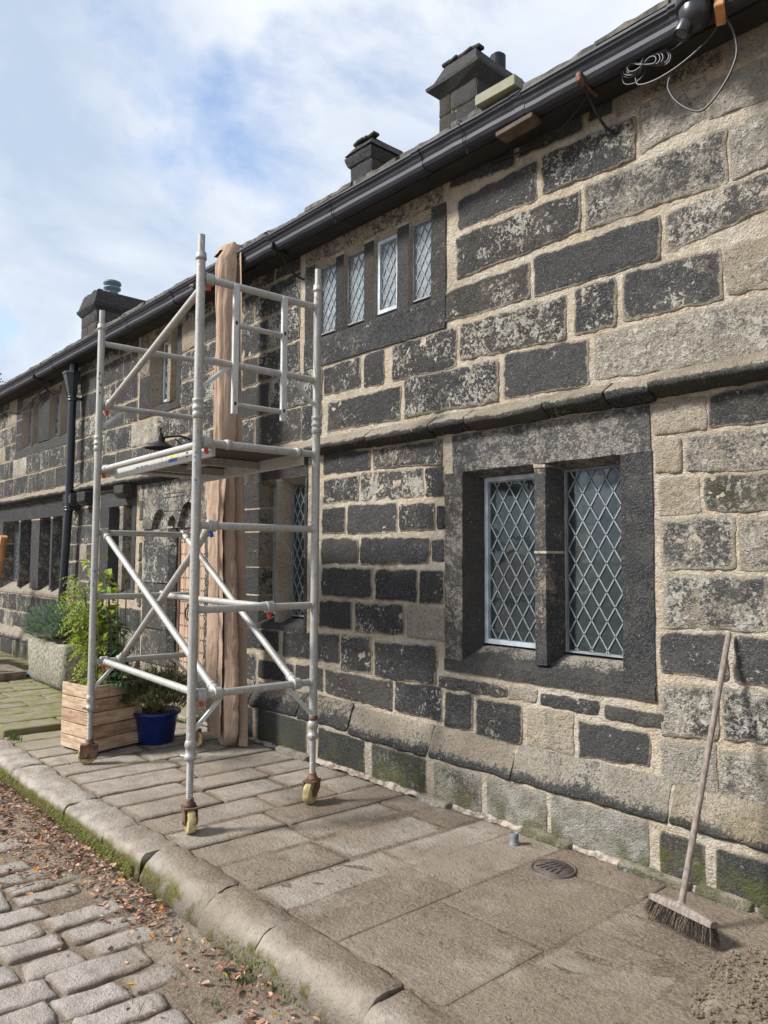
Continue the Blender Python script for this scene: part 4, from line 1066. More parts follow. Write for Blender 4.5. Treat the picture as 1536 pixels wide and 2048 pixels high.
for i in range(len(gj) - 1):
    m_ = MB(); sag = -.006 * (i % 2)
    m_.prism([(p, q + sag) for p, q in prof], gj[i + 1] + .001, gj[i] - .001, lambda a, p, q: (a, p, q), 8, .0032, i, smooth=False)
    gs = m_.build('gutter_section', M_GUT, house)
    m_ = MB(); m_.prism([(p * 1.012 - .001, 4.25 + (q - 4.25) * 1.05 + sag) for p, q in prof[:11]] + [(-.09, 4.328)], gj[i] - .035, gj[i] + .035, lambda a, p, q: (a, p, q), 1); m_.build('union_clip', M_GUT, gs)
# thin wire ties round the gutter and iron spikes left in the wall
for xx in (-3.02, -4.35, -5.17, -8.1):
    m_ = MB(); m_.tube([(xx, -.10, 4.33), (xx, -.238, 4.326), (xx, -.240, 4.30), (xx + .004, -.208, 4.24), (xx, -.196, 4.19), (xx + .006, -.17, 4.172), (xx + .01, -.165, 4.13)], .0028, 5); m_.build('gutter_tie', M_IRON, house)
def spike(x, z, rust=False, ln=.24):
    m_ = MB(); m_.box((x - .016, -.222, 4.17), (x + .016, -.185, 4.225), bev=.006); m_.tube([(x, -.20, 4.18), (x + .006, -.11, 4.165), (x + .01, -.05, 4.16)], [.013, .012, .010], 7)
    s_ = m_.build('gutter_spike', [M_RUST if rust else M_IRON], house)
    m_ = MB(); m_.tube(spline([(x + .004, -.17, 4.172), (x, -.10, 4.12), (x + .01, -.04, 4.05), (x + .03, .02, 3.99), (x + .075, YW - .005, 3.955)]), .0085, 7); m_.build('bent_iron', M_IRON, s_)
spike(-2.17, 0, True); spike(-5.14, 0); spike(-11.30, 0); spike(-13.6, 0)
bo = MB(); bo.lathe([(0, 0), (.022, 0), (.022, .012), (.010, .014), (.010, .03), (0, .03)], Matrix.Translation((-6.52, -.205, 4.225)) @ Matrix.Rotation(R(90), 4, 'X'), 10); bo.build('gutter_bolt', M_STUB, house)

# chimneys
def chimney(x0, x1, y0, y1, zl, zt, pot, flare=.11, hood=.24, neck=.06, seed=1):
    core = MB(); core.box((x0 + .02, y0 + .02, 5.3), (x1 - .02, y1 - .02, zl)); ch = core.build('chimney', M_MORTAR, house)
    k = seed * 50; z = 5.7; rc = random.Random(seed)
    while z < zl - .05:
        h = min(rc.uniform(.28, .42), zl - z)
        if zl - (z + h) < .12: h = zl - z
        for (a, b, to) in ((x0, x1, lambda A, B, H: (A, y0 + .02 - H, B)), (y0, y1, lambda A, B, H: (x1 - .02 + H, A, B))):
            w = b - a; cuts = [a, b] if w < .5 else [a, a + w * rc.choice([.33, .62, .45]), b]
            for i in range(len(cuts) - 1):
                m_ = MB(); m_.pillow([(cuts[i] + .006, z + h - .006), (cuts[i + 1] - .006, z + h - .006), (cuts[i + 1] - .006, z + .006), (cuts[i] + .006, z + .006)], to, .02, .05, .012, .012, .006, .006, .02, seed=k, ew=.012); k += 1
                m_.build('chimney_stone', M_STONE, ch, (rc.uniform(.82, .97), .15, .5, 1), True)
        z += h
    cap = MB(); cx, cy = (x0 + x1) / 2, (y0 + y1) / 2; hx, hy = (x1 - x0) / 2, (y1 - y0) / 2
    rings = [(0, zl - .02), (.02, zl), (flare, zl + .085), (flare + .005, zl + .125), (flare - .045, zl + .15), (.055, zl + .16), (neck - .12, zt - .03), (neck - .14, zt)]
    vs = []; fs = []; n = 8
    for o, z in rings:
        q = [(-hx - o, -hy - o), (0, -hy - o), (hx + o, -hy - o), (hx + o, 0), (hx + o, hy + o), (0, hy + o), (-hx - o, hy + o), (-hx - o, 0)]
        for a, b in q:
            d = mnoise.noise_vector(Vector((a * 5 + seed, b * 5, z * 5))) * .018; vs.append((cx + a + d.x, cy + b + d.y, z + d.z))
    for i in range(len(rings) - 1):
        for j in range(n): fs.append((i * n + j, i * n + (j + 1) % n, (i + 1) * n + (j + 1) % n, (i + 1) * n + j))
    fs.append(tuple(range(len(vs) - n, len(vs)))); cap.add(vs, fs, 0, False); cap.build('chimney_cap', M_STONE, ch, (.90, .12, .6, 1), True)
    # broken slabs laid round the rim
    for q in range(5):
        m_ = MB(); a = -hx + .08 + q * (2 * hx - .12) / 4.5; m_.box((-.07, -.05, 0), (.07, .06, .045), X=Matrix.Translation((cx + a, cy - hy + .10 + rc.uniform(-.02, .02), zt - .015)) @ Matrix.Rotation(rc.uniform(-.2, .2), 4, 'Y'), bev=.01)
        m_.build('rim_slab', M_STONE, ch, (.75, .2, .3, 1), True)
    if pot == 'cowl':
        m_ = MB(); pr = [(.085, 0)]
        for i in range(7): pr += [(.085, .02 + i * .028), (.10, .028 + i * .028), (.10, .036 + i * .028)]
        pr += [(.06, .24), (0, .25)]; m_.lathe(pr, Matrix.Translation((cx + .12, cy + .1, zt - .02)), 14); m_.build('chimney_cowl', M_GUT, ch)
    elif pot == 'pot':
        m_ = MB(); m_.lathe([(.36, -.04), (.30, .06), (.17, .12), (.14, .13), (.14, .22), (.20, .25), (.20, .29), (.15, .31), (.15, .34), (.21, .37), (.20, .43), (.10, .47), (0, .47)], Matrix.Translation((cx - .02, cy - .35, zt - .02)), 16); m_.build('chimney_cowl', simple('blue_grey_cowl', (.12, .17, .21), .6), ch)
    return ch
chimney(-6.08, -5.47, 2.8, 3.85, 7.235, 7.66, 'cowl', seed=1)
chimney(-7.78, -7.33, 2.8, 3.55, 7.02, 7.37, None, flare=.05, neck=.05, seed=2)
chimney(-17.86, -16.95, 2.8, 4.6, 7.32, 7.80, 'pot', flare=.09, neck=.10, seed=3)

# downpipe with its hopper
dpp = MB(); PX, PY = -10.13, YW - .135
dpp.tube([(PX + .02, PY, 4.17), (PX + .02, PY, 4.05), (PX, PY, 3.80), (PX, PY, 2.30), (PX - .01, PY, 2.16), (PX - .19, PY, .60), (PX - .23, PY - .02, .12), (PX - .2, PY - .1, .06)], .052, 14)
pipe = dpp.build('downpipe', M_PIPE, house)
hp = MB(); hx = [(.055, 3.76), (.065, 3.80), (.12, 4.02), (.13, 4.03), (.13, 4.06), (.11, 4.06)]
vs = []; fs = []
for r_, z in hx:
    for k in range(8):
        t = math.pi / 8 + k * math.pi / 4; vs.append((PX + r_ * 1.25 * math.cos(t), PY + min(0.055, r_ * math.sin(t)), z))
for i in range(len(hx) - 1):
    for k in range(8): fs.append((i * 8 + k, i * 8 + (k + 1) % 8, (i + 1) * 8 + (k + 1) % 8, (i + 1) * 8 + k))
hp.add(vs, fs, 0, False); hp.build('hopper', M_PIPE, pipe)
for z in (3.70, 2.22):
    m_ = MB(); m_.lathe([(.053, -.03), (.062, -.03), (.062, -.012), (.057, -.01), (.057, .01), (.062, .012), (.062, .03), (.053, .03)], Matrix.Translation((PX, PY, z)), 14); m_.box((PX + .05, PY - .012, z - .02), (PX + .075, YW + .005, z + .02)); m_.build('pipe_bracket', M_PIPE, pipe)

# ragged mortar fillet along the foot of the wall
def fillet(x0, x1, y, r0):
    m_ = MB(); n = int((x1 - x0) / .035); vs = []; fs = []
    for i in range(n + 1):
        a = x0 + (x1 - x0) * i / n; w = r0 * (1 + .55 * mnoise.noise(Vector((a * 4, 1, 2))) + .45 * mnoise.noise(Vector((a * 17, 5, 2)))); h = w * (.8 + .5 * mnoise.noise(Vector((a * 9, 7, 1))))
        for t in range(6):
            s_ = t / 5; yy = y - w * s_; zz = h * (1 - s_) ** 1.6
            d = mnoise.noise_vector(Vector((a * 26, s_ * 4, 3))) * .010; vs.append((a + d.x, yy + d.y, max(-.012, zz + d.z - .002)))
    for i in range(n):
        for t in range(5): fs.append((i * 6 + t, (i + 1) * 6 + t, (i + 1) * 6 + t + 1, i * 6 + t + 1))
    m_.add(vs, fs, 0, True); m_.build('mortar_fillet', M_CONC, house)
fillet(-6.6, 2.2, .015, .045)
# low irregular footing stones just showing at the foot of the wall
rq = random.Random(12); x = -5.6; k = 0
while x < -.6:
    w = rq.uniform(.25, .55)
    if rq.random() < .6:
        block('footing_stone', [(x, .035), (x + w - .03, .03), (x + w - .03, -.03), (x, -.03)], (rq.uniform(.1, .5), .3, .7, .6), y0=-.055 - rq.uniform(0, .02), proud=.02, k=60 + k, res=.04); k += 1
    x += w

# ---- wall lamp, security camera and its cable
WLX = -7.12
wl = thing('wall_lamp', 'black swan-neck wall lamp with a conical shade above the studded door', 'lamp', (WLX, YW, 2.78))
m_ = MB(); m_.box((WLX - .05 + .12, YW - .03, 2.70), (WLX + .05 + .12, YW + .002, 2.86), bev=.01); m_.build('wall_plate_bracket', M_IRON, wl)
m_ = MB(); m_.tube([(WLX + .12, YW - .03, 2.80), (WLX + .09, YW - .12, 2.83), (WLX + .02, YW - .22, 2.82), (WLX, YW - .30, 2.80)], .011, 8); m_.tube([(WLX + .12, YW - .03, 2.74), (WLX + .08, YW - .10, 2.74), (WLX + .05, YW - .16, 2.80)], .007, 8); m_.build('arm', M_IRON, wl)
m_ = MB(); m_.lathe([(.150, 2.66), (.155, 2.665), (.145, 2.675), (.075, 2.715), (.050, 2.735), (.048, 2.775), (.030, 2.785), (.026, 2.81), (.010, 2.825), (.008, 2.85), (.014, 2.86), (.005, 2.885), (0, 2.89)], Matrix.Translation((WLX - .0, YW - .30, .03)), 18); m_.build('lamp_shade', M_IRON, wl)
cc = thing('security_camera', 'dark dome security camera hanging under the eave beside the loose cable', 'camera', (-1.56, -.08, 4.17))
CX, CY, CZ = -1.525, -.215, .095
m_ = MB(); m_.lathe([(0, 4.178), (.085, 4.178), (.090, 4.165), (.090, 4.135), (.083, 4.125), (.0, 4.125)], Matrix.Translation((CX, CY, CZ)), 22); m_.build('mounting_ring', M_CCTV, cc)
m_ = MB(); m_.lathe([(.074, 4.13), (.078, 4.10), (.072, 4.06), (.05, 4.03), (.02, 4.018), (0, 4.016)], Matrix.Translation((CX, CY, CZ)), 22); m_.build('dome_body', M_CCTV, cc)
m_ = MB(); Xl = Matrix.Translation((CX - .025, CY - .02, 4.065 + CZ)) @ Vector((-.30, -.35, -.90)).to_track_quat('Z', 'Y').to_matrix().to_4x4()
m_.lathe([(.040, 0), (.040, .080), (.036, .085), (.033, .077)], Xl, 18); eye = m_.build('eyeball', M_CCTV, cc)
m_ = MB(); m_.lathe([(.034, .075), (.028, .079), (0, .081)], Xl, 18); m_.build('lens', M_LENS, eye)
m_ = MB(); m_.box((CX - .10, -.20, 4.262), (CX + .16, YW - .002, 4.285)); m_.build('mounting_board', M_DARKWOOD, cc)
rb = thing('timber_block', 'raw orange softwood block wedged under the eave beside the security camera', 'timber', (-1.43, -.16, 4.18))
m_ = MB(); m_.box((-.022, -.05, -.04), (.022, .06, .035), X=Matrix.Translation((-1.425, -.17, 4.185)) @ Matrix.Rotation(R(18), 4, 'Z') @ Matrix.Rotation(R(-20), 4, 'X'), bev=.005); m_.build('block', M_RAWWOOD, rb)
m_ = MB(); m_.tube([(-1.425, -.13, 4.19), (-1.41, -.08, 4.24), (-1.40, .02, 4.28)], .016, 7); m_.build('hanger', M_IRON, rb)
cbt = thing('cable', 'loose grey cable coiled in a flat figure of eight under the eave', 'cable', (-1.85, -.12, 4.05))
YC = -.12
W2 = lambda x, z, y=None: (x, YC if y is None else y, z)
m_ = MB()
for q in range(6):
    s_ = 1 - q * .085; jx = .006 * math.sin(q * 2.3); YC = -.12 - .005 * q
    L8 = [(-.135, .055), (-.10, .075), (-.03, .028), (.05, -.012), (.115, -.035), (.14, -.015), (.125, .025), (.07, .038), (0.0, .0), (-.07, -.012), (-.125, .015), (-.135, .055)]
    m_.tube(spline([W2(-1.835 + u * s_ + jx, 4.125 + v * (s_ if q % 2 else 1.15 * s_)) for u, v in L8]), .0045, 6)
m_.build('coil', M_CABLE, cbt)
YC = -.115
m_ = MB()
m_.tube(spline([W2(-2.14, 4.17, -.16), W2(-2.05, 4.20), W2(-1.97, 4.185)]), .0055, 6)
m_.tube(spline([W2(-1.97, 4.16), W2(-1.955, 4.10), W2(-1.90, 4.075), W2(-1.85, 4.09), W2(-1.83, 4.12)]), .0035, 6)
m_.tube(spline([W2(-1.535, 4.125, -.20), W2(-1.60, 4.13, -.16), W2(-1.70, 4.15), W2(-1.76, 4.165)]), .0045, 6)
m_.tube(spline([W2(-1.89, 4.10), W2(-1.875, 4.055), W2(-1.80, 4.035), W2(-1.70, 4.04), W2(-1.60, 4.065), W2(-1.50, 4.11), W2(-1.44, 4.15, -.14)]), .0055, 6)
m_.tube(spline([W2(-1.705, 4.01), W2(-1.715, 3.96), W2(-1.68, 3.88), W2(-1.61, 3.80), W2(-1.54, 3.765), W2(-1.46, 3.82), W2(-1.40, 3.90), W2(-1.375, 3.98), W2(-1.39, 4.08), W2(-1.42, 4.17, -.13)]), .006, 6)
m_.build('loose_end', M_CABLE, cbt)
m_ = MB(); m_.tube([(-1.835 + .03 * math.cos(2 * math.pi * k / 14) * .4, -.135 + .022 * math.sin(2 * math.pi * k / 14), 4.13 + .036 * math.cos(2 * math.pi * k / 14)) for k in range(15)], .0035, 5); m_.build('cable_tie', M_CABLE, cbt)
# timber offcuts left by the gutter
t1 = thing('timber_offcut', 'pale green mossy board lying on the gutter in front of the large chimney', 'timber', (-2.7, -.2, 4.34))
m_ = MB(); m_.box((-.16, -.055, -.008), (.14, .03, .058), X=Matrix.Translation((-2.70, -.215, 4.332)) @ Matrix.Rotation(R(1), 4, 'Y'), bev=.004); m_.build('board', M_OFFCUT, t1)
t2 = thing('timber_offcut', 'brown board end fixed beneath the gutter, below the green mossy board', 'timber', (-2.65, -.16, 4.14))
m_ = MB(); m_.box((-.145, -.055, -.016), (.125, .05, .016), X=Matrix.Translation((-2.63, -.125, 4.152)) @ Matrix.Rotation(R(-2), 4, 'Y'), bev=.004); m_.build('board', M_OFFCUT2, t2)

m_ = MB(); m_.tube(spline([(-13.4, YW - .02, 4.0), (-12.9, YW - .03, 3.93), (-12.3, YW - .04, 3.97), (-11.7, YW - .05, 4.08), (-11.3, YW - .07, 4.15)]), .010, 6); m_.tube(spline([(-12.7, YW - .03, 3.90), (-12.2, YW - .04, 3.86), (-11.6, YW - .04, 3.99), (-11.2, YW - .06, 4.14)]), .008, 6); m_.build('slack_cable', M_IRON, house)
m_ = MB(); m_.tube(spline([(-2.17, -.10, 4.168), (-2.32, -.03, 4.13), (-2.50, .02, 4.105), (-2.72, .045, 4.115), (-3.0, .05, 4.15)]), .006, 6); m_.build('slack_cable', M_IRON, house)

# ================================================================== scaffold tower
SA = R(-3.33); SX, SY, SZ = -4.008, -1.463, .771
ca, sa = math.cos(SA), math.sin(SA)
def sp(l, w, z): return Vector((SX + l * ca - w * sa, SY + l * sa + w * ca, z))   # l along the tower (away = negative), w towards the wall
LN, WD = 1.8, .85
scaf = thing('scaffold_tower', 'mobile aluminium scaffold tower on four cream castors with a boarded platform', 'scaffold', sp(-.9, .42, 0))
RZ = [SZ + .5 * k for k in range(6)]
PR = .0268
def pole(l, w, jz=2.47, name='pole'):
    m_ = MB(); m_.tube([sp(l, w, .505), sp(l, w, 3.43)], PR, 16); p = m_.build('pole', M_ALU, scaf)
    m_ = MB(); m_.tube([sp(l, w, 3.42), sp(l, w, 3.535)], .0215, 14); m_.build('spigot', M_ALU, p)
    for z0, hh in ((3.40, .035), (jz, .10)):
        m_ = MB(); X = Matrix.Translation(sp(l, w, z0))
        if hh > .05: m_.lathe([(.0268, -.06), (.0325, -.058), (.0325, -.028), (.030, -.024), (.030, -.012), (.0345, -.008), (.0345, .008), (.0305, .012), (.0305, .036), (.0335, .04), (.0335, .056), (.0268, .06)], X, 16)
        else: m_.lathe([(.0268, -.02), (.0335, -.018), (.0335, .0), (.030, .003), (.032, .02), (.024, .024)], X, 16)
        m_.build('collar', M_ALU, p)
    # screw jack
    m_ = MB(); pr = []; z = .175
    while z < .52: pr += [(.0175, z), (.0212, z + .0035), (.0212, z + .006), (.0175, z + .0095)]; z += .0105
    m_.lathe(pr, Matrix.Translation(sp(l, w, 0)), 14); m_.build('screw_jack', M_ALU, p)
    m_ = MB(); X = Matrix.Translation(sp(l, w, .0))
    m_.lathe([(.022, .405), (.035, .408), (.036, .435), (.029, .44), (.029, .475), (.034, .48), (.034, .50), (.031, .515), (.027, .52)], X, 16)
    c = sp(l, w, .425); ang = l * 3 + w * 2 + .6
    for s_ in (1, -1):
        d = Vector((math.cos(ang), math.sin(ang), 0)) * s_; m_.tube([c + d * .02, c + d * .062], [.012, .009], 6)
    m_.build('adjusting_nut', M_ALU, p)
    return p
def castor(l, w, ang, swing=1, boxed=False):
    """ang: heading of the wheel plane; wheel trails a little behind the stem"""
    c = sp(l, w, 0); d = Vector((math.cos(ang), math.sin(ang), 0)); a = Vector((-d.y, d.x, 0)); zc = .068
    hub = c + d * .026 * swing + Vector((0, 0, zc))
    X = Matrix((a, Vector((0, 0, 1)).cross(a), Vector((0, 0, 1)))).transposed().to_4x4()
    Xw = Matrix.Translation(hub) @ Matrix((d, Vector((0, 0, 1)), a)).transposed().to_4x4()
    m_ = MB(); m_.lathe([(.010, -.026), (.042, -.025), (.050, -.020), (.063, -.024), (.0675, -.018), (.068, 0), (.0675, .018), (.063, .024), (.050, .020), (.042, .025), (.010, .026)], Xw, 26); wh = m_.build('castor_wheel', M_CREAM, scaf)
    m_ = MB(); m_.lathe([(.0, -.044), (.012, -.044), (.012, -.040), (.017, -.040), (.017, .040), (.012, .040), (.012, .044), (0, .044)], Xw, 10); m_.build('axle_bolt', M_RUST, wh)
    f = MB(); Xf = Matrix.Translation(c) @ Matrix((d, a, Vector((0, 0, 1)))).transposed().to_4x4()
    f.box((-.046, -.042, .136), (.056, .042, .145), X=Xf)
    for s_ in (-1, 1):
        y0, y1 = (.032 * s_, .038 * s_) if s_ > 0 else (-.038, -.032)
        vs = [(-.044 * 1, .136), (.056, .136), (.066, .095), (.052, .050), (.006, .050), (-.038, .090)]
        sg = 1 if swing > 0 else -1; P = [(x * sg, y0, z) for x, z in vs] + [(x * sg, y1, z) for x, z in vs]
        f.add([Xf @ Vector(p) for p in P], [(0, 1, 2, 3, 4, 5), (11, 10, 9, 8, 7, 6)] + [(i, (i + 1) % 6, 6 + (i + 1) % 6, 6 + i) for i in range(6)], 0, False)
    if boxed:
        for s_ in (-1, 1): f.box((-.062, .036 * s_ - .0025, .046), (.062, .036 * s_ + .0025, .15), X=Xf)
        f.box((-.062, -.036, .146), (.062, .036, .1505), X=Xf)
    f.lathe([(.034, .143), (.038, .147), (.038, .158), (.029, .163), (.027, .180), (.023, .190), (.0, .191)], Xf, 16)
    fk = f.build('castor_fork', M_RUST, scaf)
    m_ = MB(); m_.tube([Xf @ Vector((-.03, 0, .105)), Xf @ Vector((-.075, 0, .095)), Xf @ Vector((-.105, 0, .085))], [.010, .009, .007], 7); m_.build('brake_lever', M_RUST, fk)
    m_ = MB(); m_.tube([Xf @ Vector((.045, -.030, .112)), Xf @ Vector((.045, .030, .112))], .006, 7); m_.build('fork_pin', M_STUB, fk)
P1 = pole(0, 0); P2 = pole(0, WD); P3 = pole(-LN, 0); P4 = pole(-LN, WD)
castor(0, 0, R(-16)); castor(0, WD, R(-64), 1.1); castor(-LN, 0, R(64), -.5, True); castor(-LN, WD, R(35))
m_ = MB(); m_.lathe([(.0258, .525), (.0275, .525), (.0275, .555), (.0258, .555)], Matrix.Translation(sp(0, WD, 0)), 16); m_.build('rust_band', M_RUST, P2)
m_ = MB(); m_.lathe([(.0257, .945), (.0262, .945), (.0262, .975), (.0257, .975)], Matrix.Translation(sp(0, WD, 0)), 16); m_.build('tape_band', simple('green_tape', (.22, .26, .06), .7), P2)
M_INK = simple('blue_marker', (.05, .17, .42), .7); M_INKB = simple('black_marker', (.05, .05, .06), .7)
def marks(pl, l, w, zs, mt, ang, k0):
    rI = random.Random(k0)
    m_ = MB()
    for z in zs:
        n = rI.randint(2, 4)
        for q in range(n):
            t0 = ang + rI.uniform(-.45, .45); zz = z + rI.uniform(-.012, .012)
            vs = []
            for t, dz in ((t0, 0), (t0 + rI.uniform(.15, .5), 0), (t0 + rI.uniform(.15, .5), .006), (t0, .006 + rI.uniform(0, .012))): vs.append(sp(l, w, zz + dz) + Vector((math.cos(t), math.sin(t), 0)) * (PR + .0006))
            m_.add(vs, [(0, 1, 2, 3)], 0, False)
    tag(m_.build('painted_mark', mt, pl), kind='stuff')
marks(P1, 0, 0, [2.13, 2.16, 2.19, 2.02], M_INK, R(-55), 1); marks(P3, -LN, 0, [2.98, 3.02, 2.93, 2.86], M_INKB, R(-35), 2); marks(P3, -LN, 0, [1.42, 1.46, 1.36], M_INK, R(-35), 3)
def rung(l, k, name='rung'):
    m_ = MB(); m_.tube([sp(l, PR * .6, RZ[k]), sp(l, WD - PR * .6, RZ[k])], .0225, 14); r_ = m_.build(name, M_ALU, scaf)
    for w, s_ in ((PR, 1), (WD - PR, -1)):
        m_ = MB(); X = Matrix.Translation(sp(l, w - .006 * s_, RZ[k])) @ (sp(0, 1, 0) - sp(0, 0, 0)).to_track_quat('Z', 'Y').to_matrix().to_4x4() @ Matrix.Rotation(0 if s_ > 0 else math.pi, 4, 'X')
        m_.lathe([(.0275, 0), (.0265, .006), (.0226, .012)], X, 14); m_.build('weld_bead', M_ALU, r_)
    return r_
for k in range(6): rung(0, k); rung(-LN, k)
def strut(a, b, r=.011, name='gusset'):
    m_ = MB(); a = Vector(a); b = Vector(b); d = (b - a).normalized(); x = d.cross(Vector((0, 0, 1))).normalized(); y = d.cross(x)
    vs = []
    for p in (a, b):
        for i, j in ((-1, -1), (1, -1), (1, 1), (-1, 1)): vs.append(p + x * i * r * .8 + y * j * r)
    m_.add(vs, [(0, 1, 2, 3), (7, 6, 5, 4)] + [(i, (i + 1) % 4, 4 + (i + 1) % 4, 4 + i) for i in range(4)], 0, False); m_.build(name, M_ALU2, scaf)
for l in (0, -LN):
    for k, dz in ((4, .17), (0, .20)):
        strut(sp(l, .20, RZ[k] - .015), sp(l, .02, RZ[k] - dz)); strut(sp(l, WD - .20, RZ[k] - .015), sp(l, WD - .02, RZ[k] - dz))
def claw(parent, l, w, k, lift, d, clip):
    """hook clamp gripping a rung; d = direction in which the brace leaves"""
    ax = (sp(0, 1, 0) - sp(0, 0, 0)).normalized(); c = sp(l, w, RZ[k])
    X = Matrix.Translation(c) @ ax.to_track_quat('Z', 'Y').to_matrix().to_4x4()
    m_ = MB(); m_.lathe([(.0225, -.026), (.036, -.026), (.038, -.018), (.0355, -.009), (.038, 0), (.0355, .009), (.038, .018), (.036, .026), (.0225, .026)], X, 16)
    Xd = Matrix.Translation(c) @ Vector(d).to_track_quat('Z', 'Y').to_matrix().to_4x4()
    m_.lathe([(.030, .026), (.031, .05), (.028, .056), (.028, .066), (.031, .07), (.030, .085), (.0225, .09)], Xd, 14)
    m_.build('brace_clamp', M_ALU, parent)
    if clip is not None:
        m_ = MB(); m_.box((-.009, -.012, -.020), (.009, .012, .020), X=Matrix.Translation(c + Vector((0, 0, -.05))) @ Matrix.Rotation(.3, 4, 'X'), bev=.004); m_.build('trigger_clip', clip, parent)
def brace(wf, kf, wn, kn, clips=(None, None)):
    a = sp(-LN, wf * WD, RZ[kf]); b = sp(0, wn * WD, RZ[kn]); d = (b - a).normalized()
    m_ = MB(); m_.tube([a + d * .03, b - d * .03], .0232, 14); br = m_.build('brace', M_ALU, scaf)
    claw(br, -LN, wf * WD, kf, 0, d, clips[0]); claw(br, 0, wn * WD, kn, 0, -d, clips[1])
brace(.08, 2, .19, 0); brace(.86, 2, .84, 0); brace(.26, 0, .12, 2, (None, M_BLUECLIP)); brace(.11, 0, .07, 0, (M_RED, M_RED))
brace(.66, 1, .60, 1, (None, M_RED)); brace(.07, 4, .06, 5, (M_RED, M_RED)); brace(.055, 3, .07, 3, (M_RED, M_RED))
# ladder frame welded in the end frame
for w in (.27 * WD, .68 * WD):
    m_ = MB(); e = (sp(0, 1, 0) - sp(0, 0, 0)).normalized(); f_ = (sp(1, 0, 0) - sp(0, 0, 0)).normalized()
    c = sp(.020, w, 0); X = Matrix((f_, e, Vector((0, 0, 1)))).transposed().to_4x4(); X.translation = c
    m_.box((-.013, -.019, RZ[3] + .19), (.013, .019, RZ[5] + .005), X=X, bev=.003); sl = m_.build('ladder_stile', M_ALU2, scaf)
    m_ = MB()
    for z in (RZ[5] - .24, RZ[3] + .255): m_.box((.0125, -.007, z - .011), (.0136, .007, z + .011), X=X)
    tag(m_.build('stile_hole', M_DARK, sl), kind='stuff')
for z in (RZ[5] - .25, RZ[4] - .25):
    m_ = MB(); m_.tube([sp(.016, .27 * WD + .015, z), sp(.016, .68 * WD - .015, z)], .0165, 12); m_.build('ladder_rung', M_ALU, scaf)
# platform
WA, WB = .165 * WD, .90 * WD
def pbox(l0, l1, w0, w1, z0, z1):
    X = Matrix((f_, e, Vector((0, 0, 1)))).transposed().to_4x4(); X.translation = sp(0, 0, 0); m_ = MB(); m_.box((l0, w0, z0), (l1, w1, z1), X=X, bev=.003); return m_
DZ = RZ[3] + .020
pl = pbox(-LN + .05, -.05, WA + .004, WB - .004, DZ - .014, DZ + .004).build('platform', M_PLY, scaf)
pbox(-LN + .045, -.045, WA - .022, WA + .002, DZ - .092, DZ + .012).build('side_beam', M_ALU2, pl); pbox(-LN + .045, -.045, WB - .002, WB + .022, DZ - .092, DZ + .012).build('side_beam', M_ALU2, pl)
for l, dp_ in ((-.07, .034), (-.62, .075), (-1.18, .075), (-LN + .07, .034)): pbox(l - .015, l + .015, WA + .003, WB - .003, DZ - dp_, DZ - .016).build('cross_member', M_ALU, pl)
pbox(-1.14, -.66, (WA + WB) / 2 - .012, (WA + WB) / 2 + .012, DZ - .05, DZ - .016).build('cross_member', M_ALU2, pl)
for l in (0, -LN):
    for w in (WA + .06, WB - .06):
        m_ = MB(); ax = e; X = Matrix.Translation(sp(l, w, RZ[3])) @ ax.to_track_quat('Z', 'Y').to_matrix().to_4x4(); m_.lathe([(.0222, -.018), (.030, -.018), (.032, 0), (.030, .018), (.0222, .018)], X, 14)
        X2 = Matrix((f_, e, Vector((0, 0, 1)))).transposed().to_4x4(); X2.translation = sp(l, w, 0); s_ = -1 if l == 0 else 1
        m_.box((min(s_ * .01, s_ * .07), -.014, RZ[3] + .012), (max(s_ * .01, s_ * .07), .014, RZ[3] + .030), X=X2, bev=.003); m_.build('platform_hook', M_ALU, pl)
st_ = MB(); X = Matrix((f_, e, Vector((0, 0, 1)))).transposed().to_4x4(); X.translation = sp(0, 0, 0)
st_.box((-.70, WA - .0232, DZ - .070), (-.56, WA - .0215, DZ - .012), 0, X=X); st_.box((-.70, WA - .0236, DZ - .070), (-.56, WA - .0226, DZ - .046), 1, X=X); st_.build('maker_sticker', [simple('yellow_sticker', (.55, .50, .22), .6), M_INK], pl)
st_ = MB()
for q in range(11):
    if q in (3, 7): continue
    st_.box((-1.30 + q * .021, WA - .0226, DZ - .056), (-1.286 + q * .021, WA - .0216, DZ - .046), X=X)
st_.box((-.42, WA - .0226, DZ - .062), (-.39, WA - .0216, DZ - .052), X=X); st_.box((-.42, WA - .0226, DZ - .040), (-.39, WA - .0216, DZ - .028), X=X)
tag(st_.build('printed_text', M_INKB, pl), kind='stuff')

m_ = MB(); cp = [sp(.03, WD - .035, 3.34), sp(.034, WD - .05, 3.0), sp(.03, WD - .028, 2.72), sp(.032, WD - .05, 2.5), sp(.03, WD - .03, 2.33)]
m_.tube(spline(cp), .0022, 5); m_.tube(spline([p + Vector((-.012, .006, 0)) for p in cp[:4]]), .0018, 5); m_.tube([sp(.028 * math.cos(t), WD + .028 * math.sin(t), 3.33 + .01 * math.sin(3 * t)) for t in [k * .5 for k in range(27)]], .0022, 5)
m_.build('cord', simple('pale_cord', (.42, .38, .32), .9, 0, .2, 30), scaf)

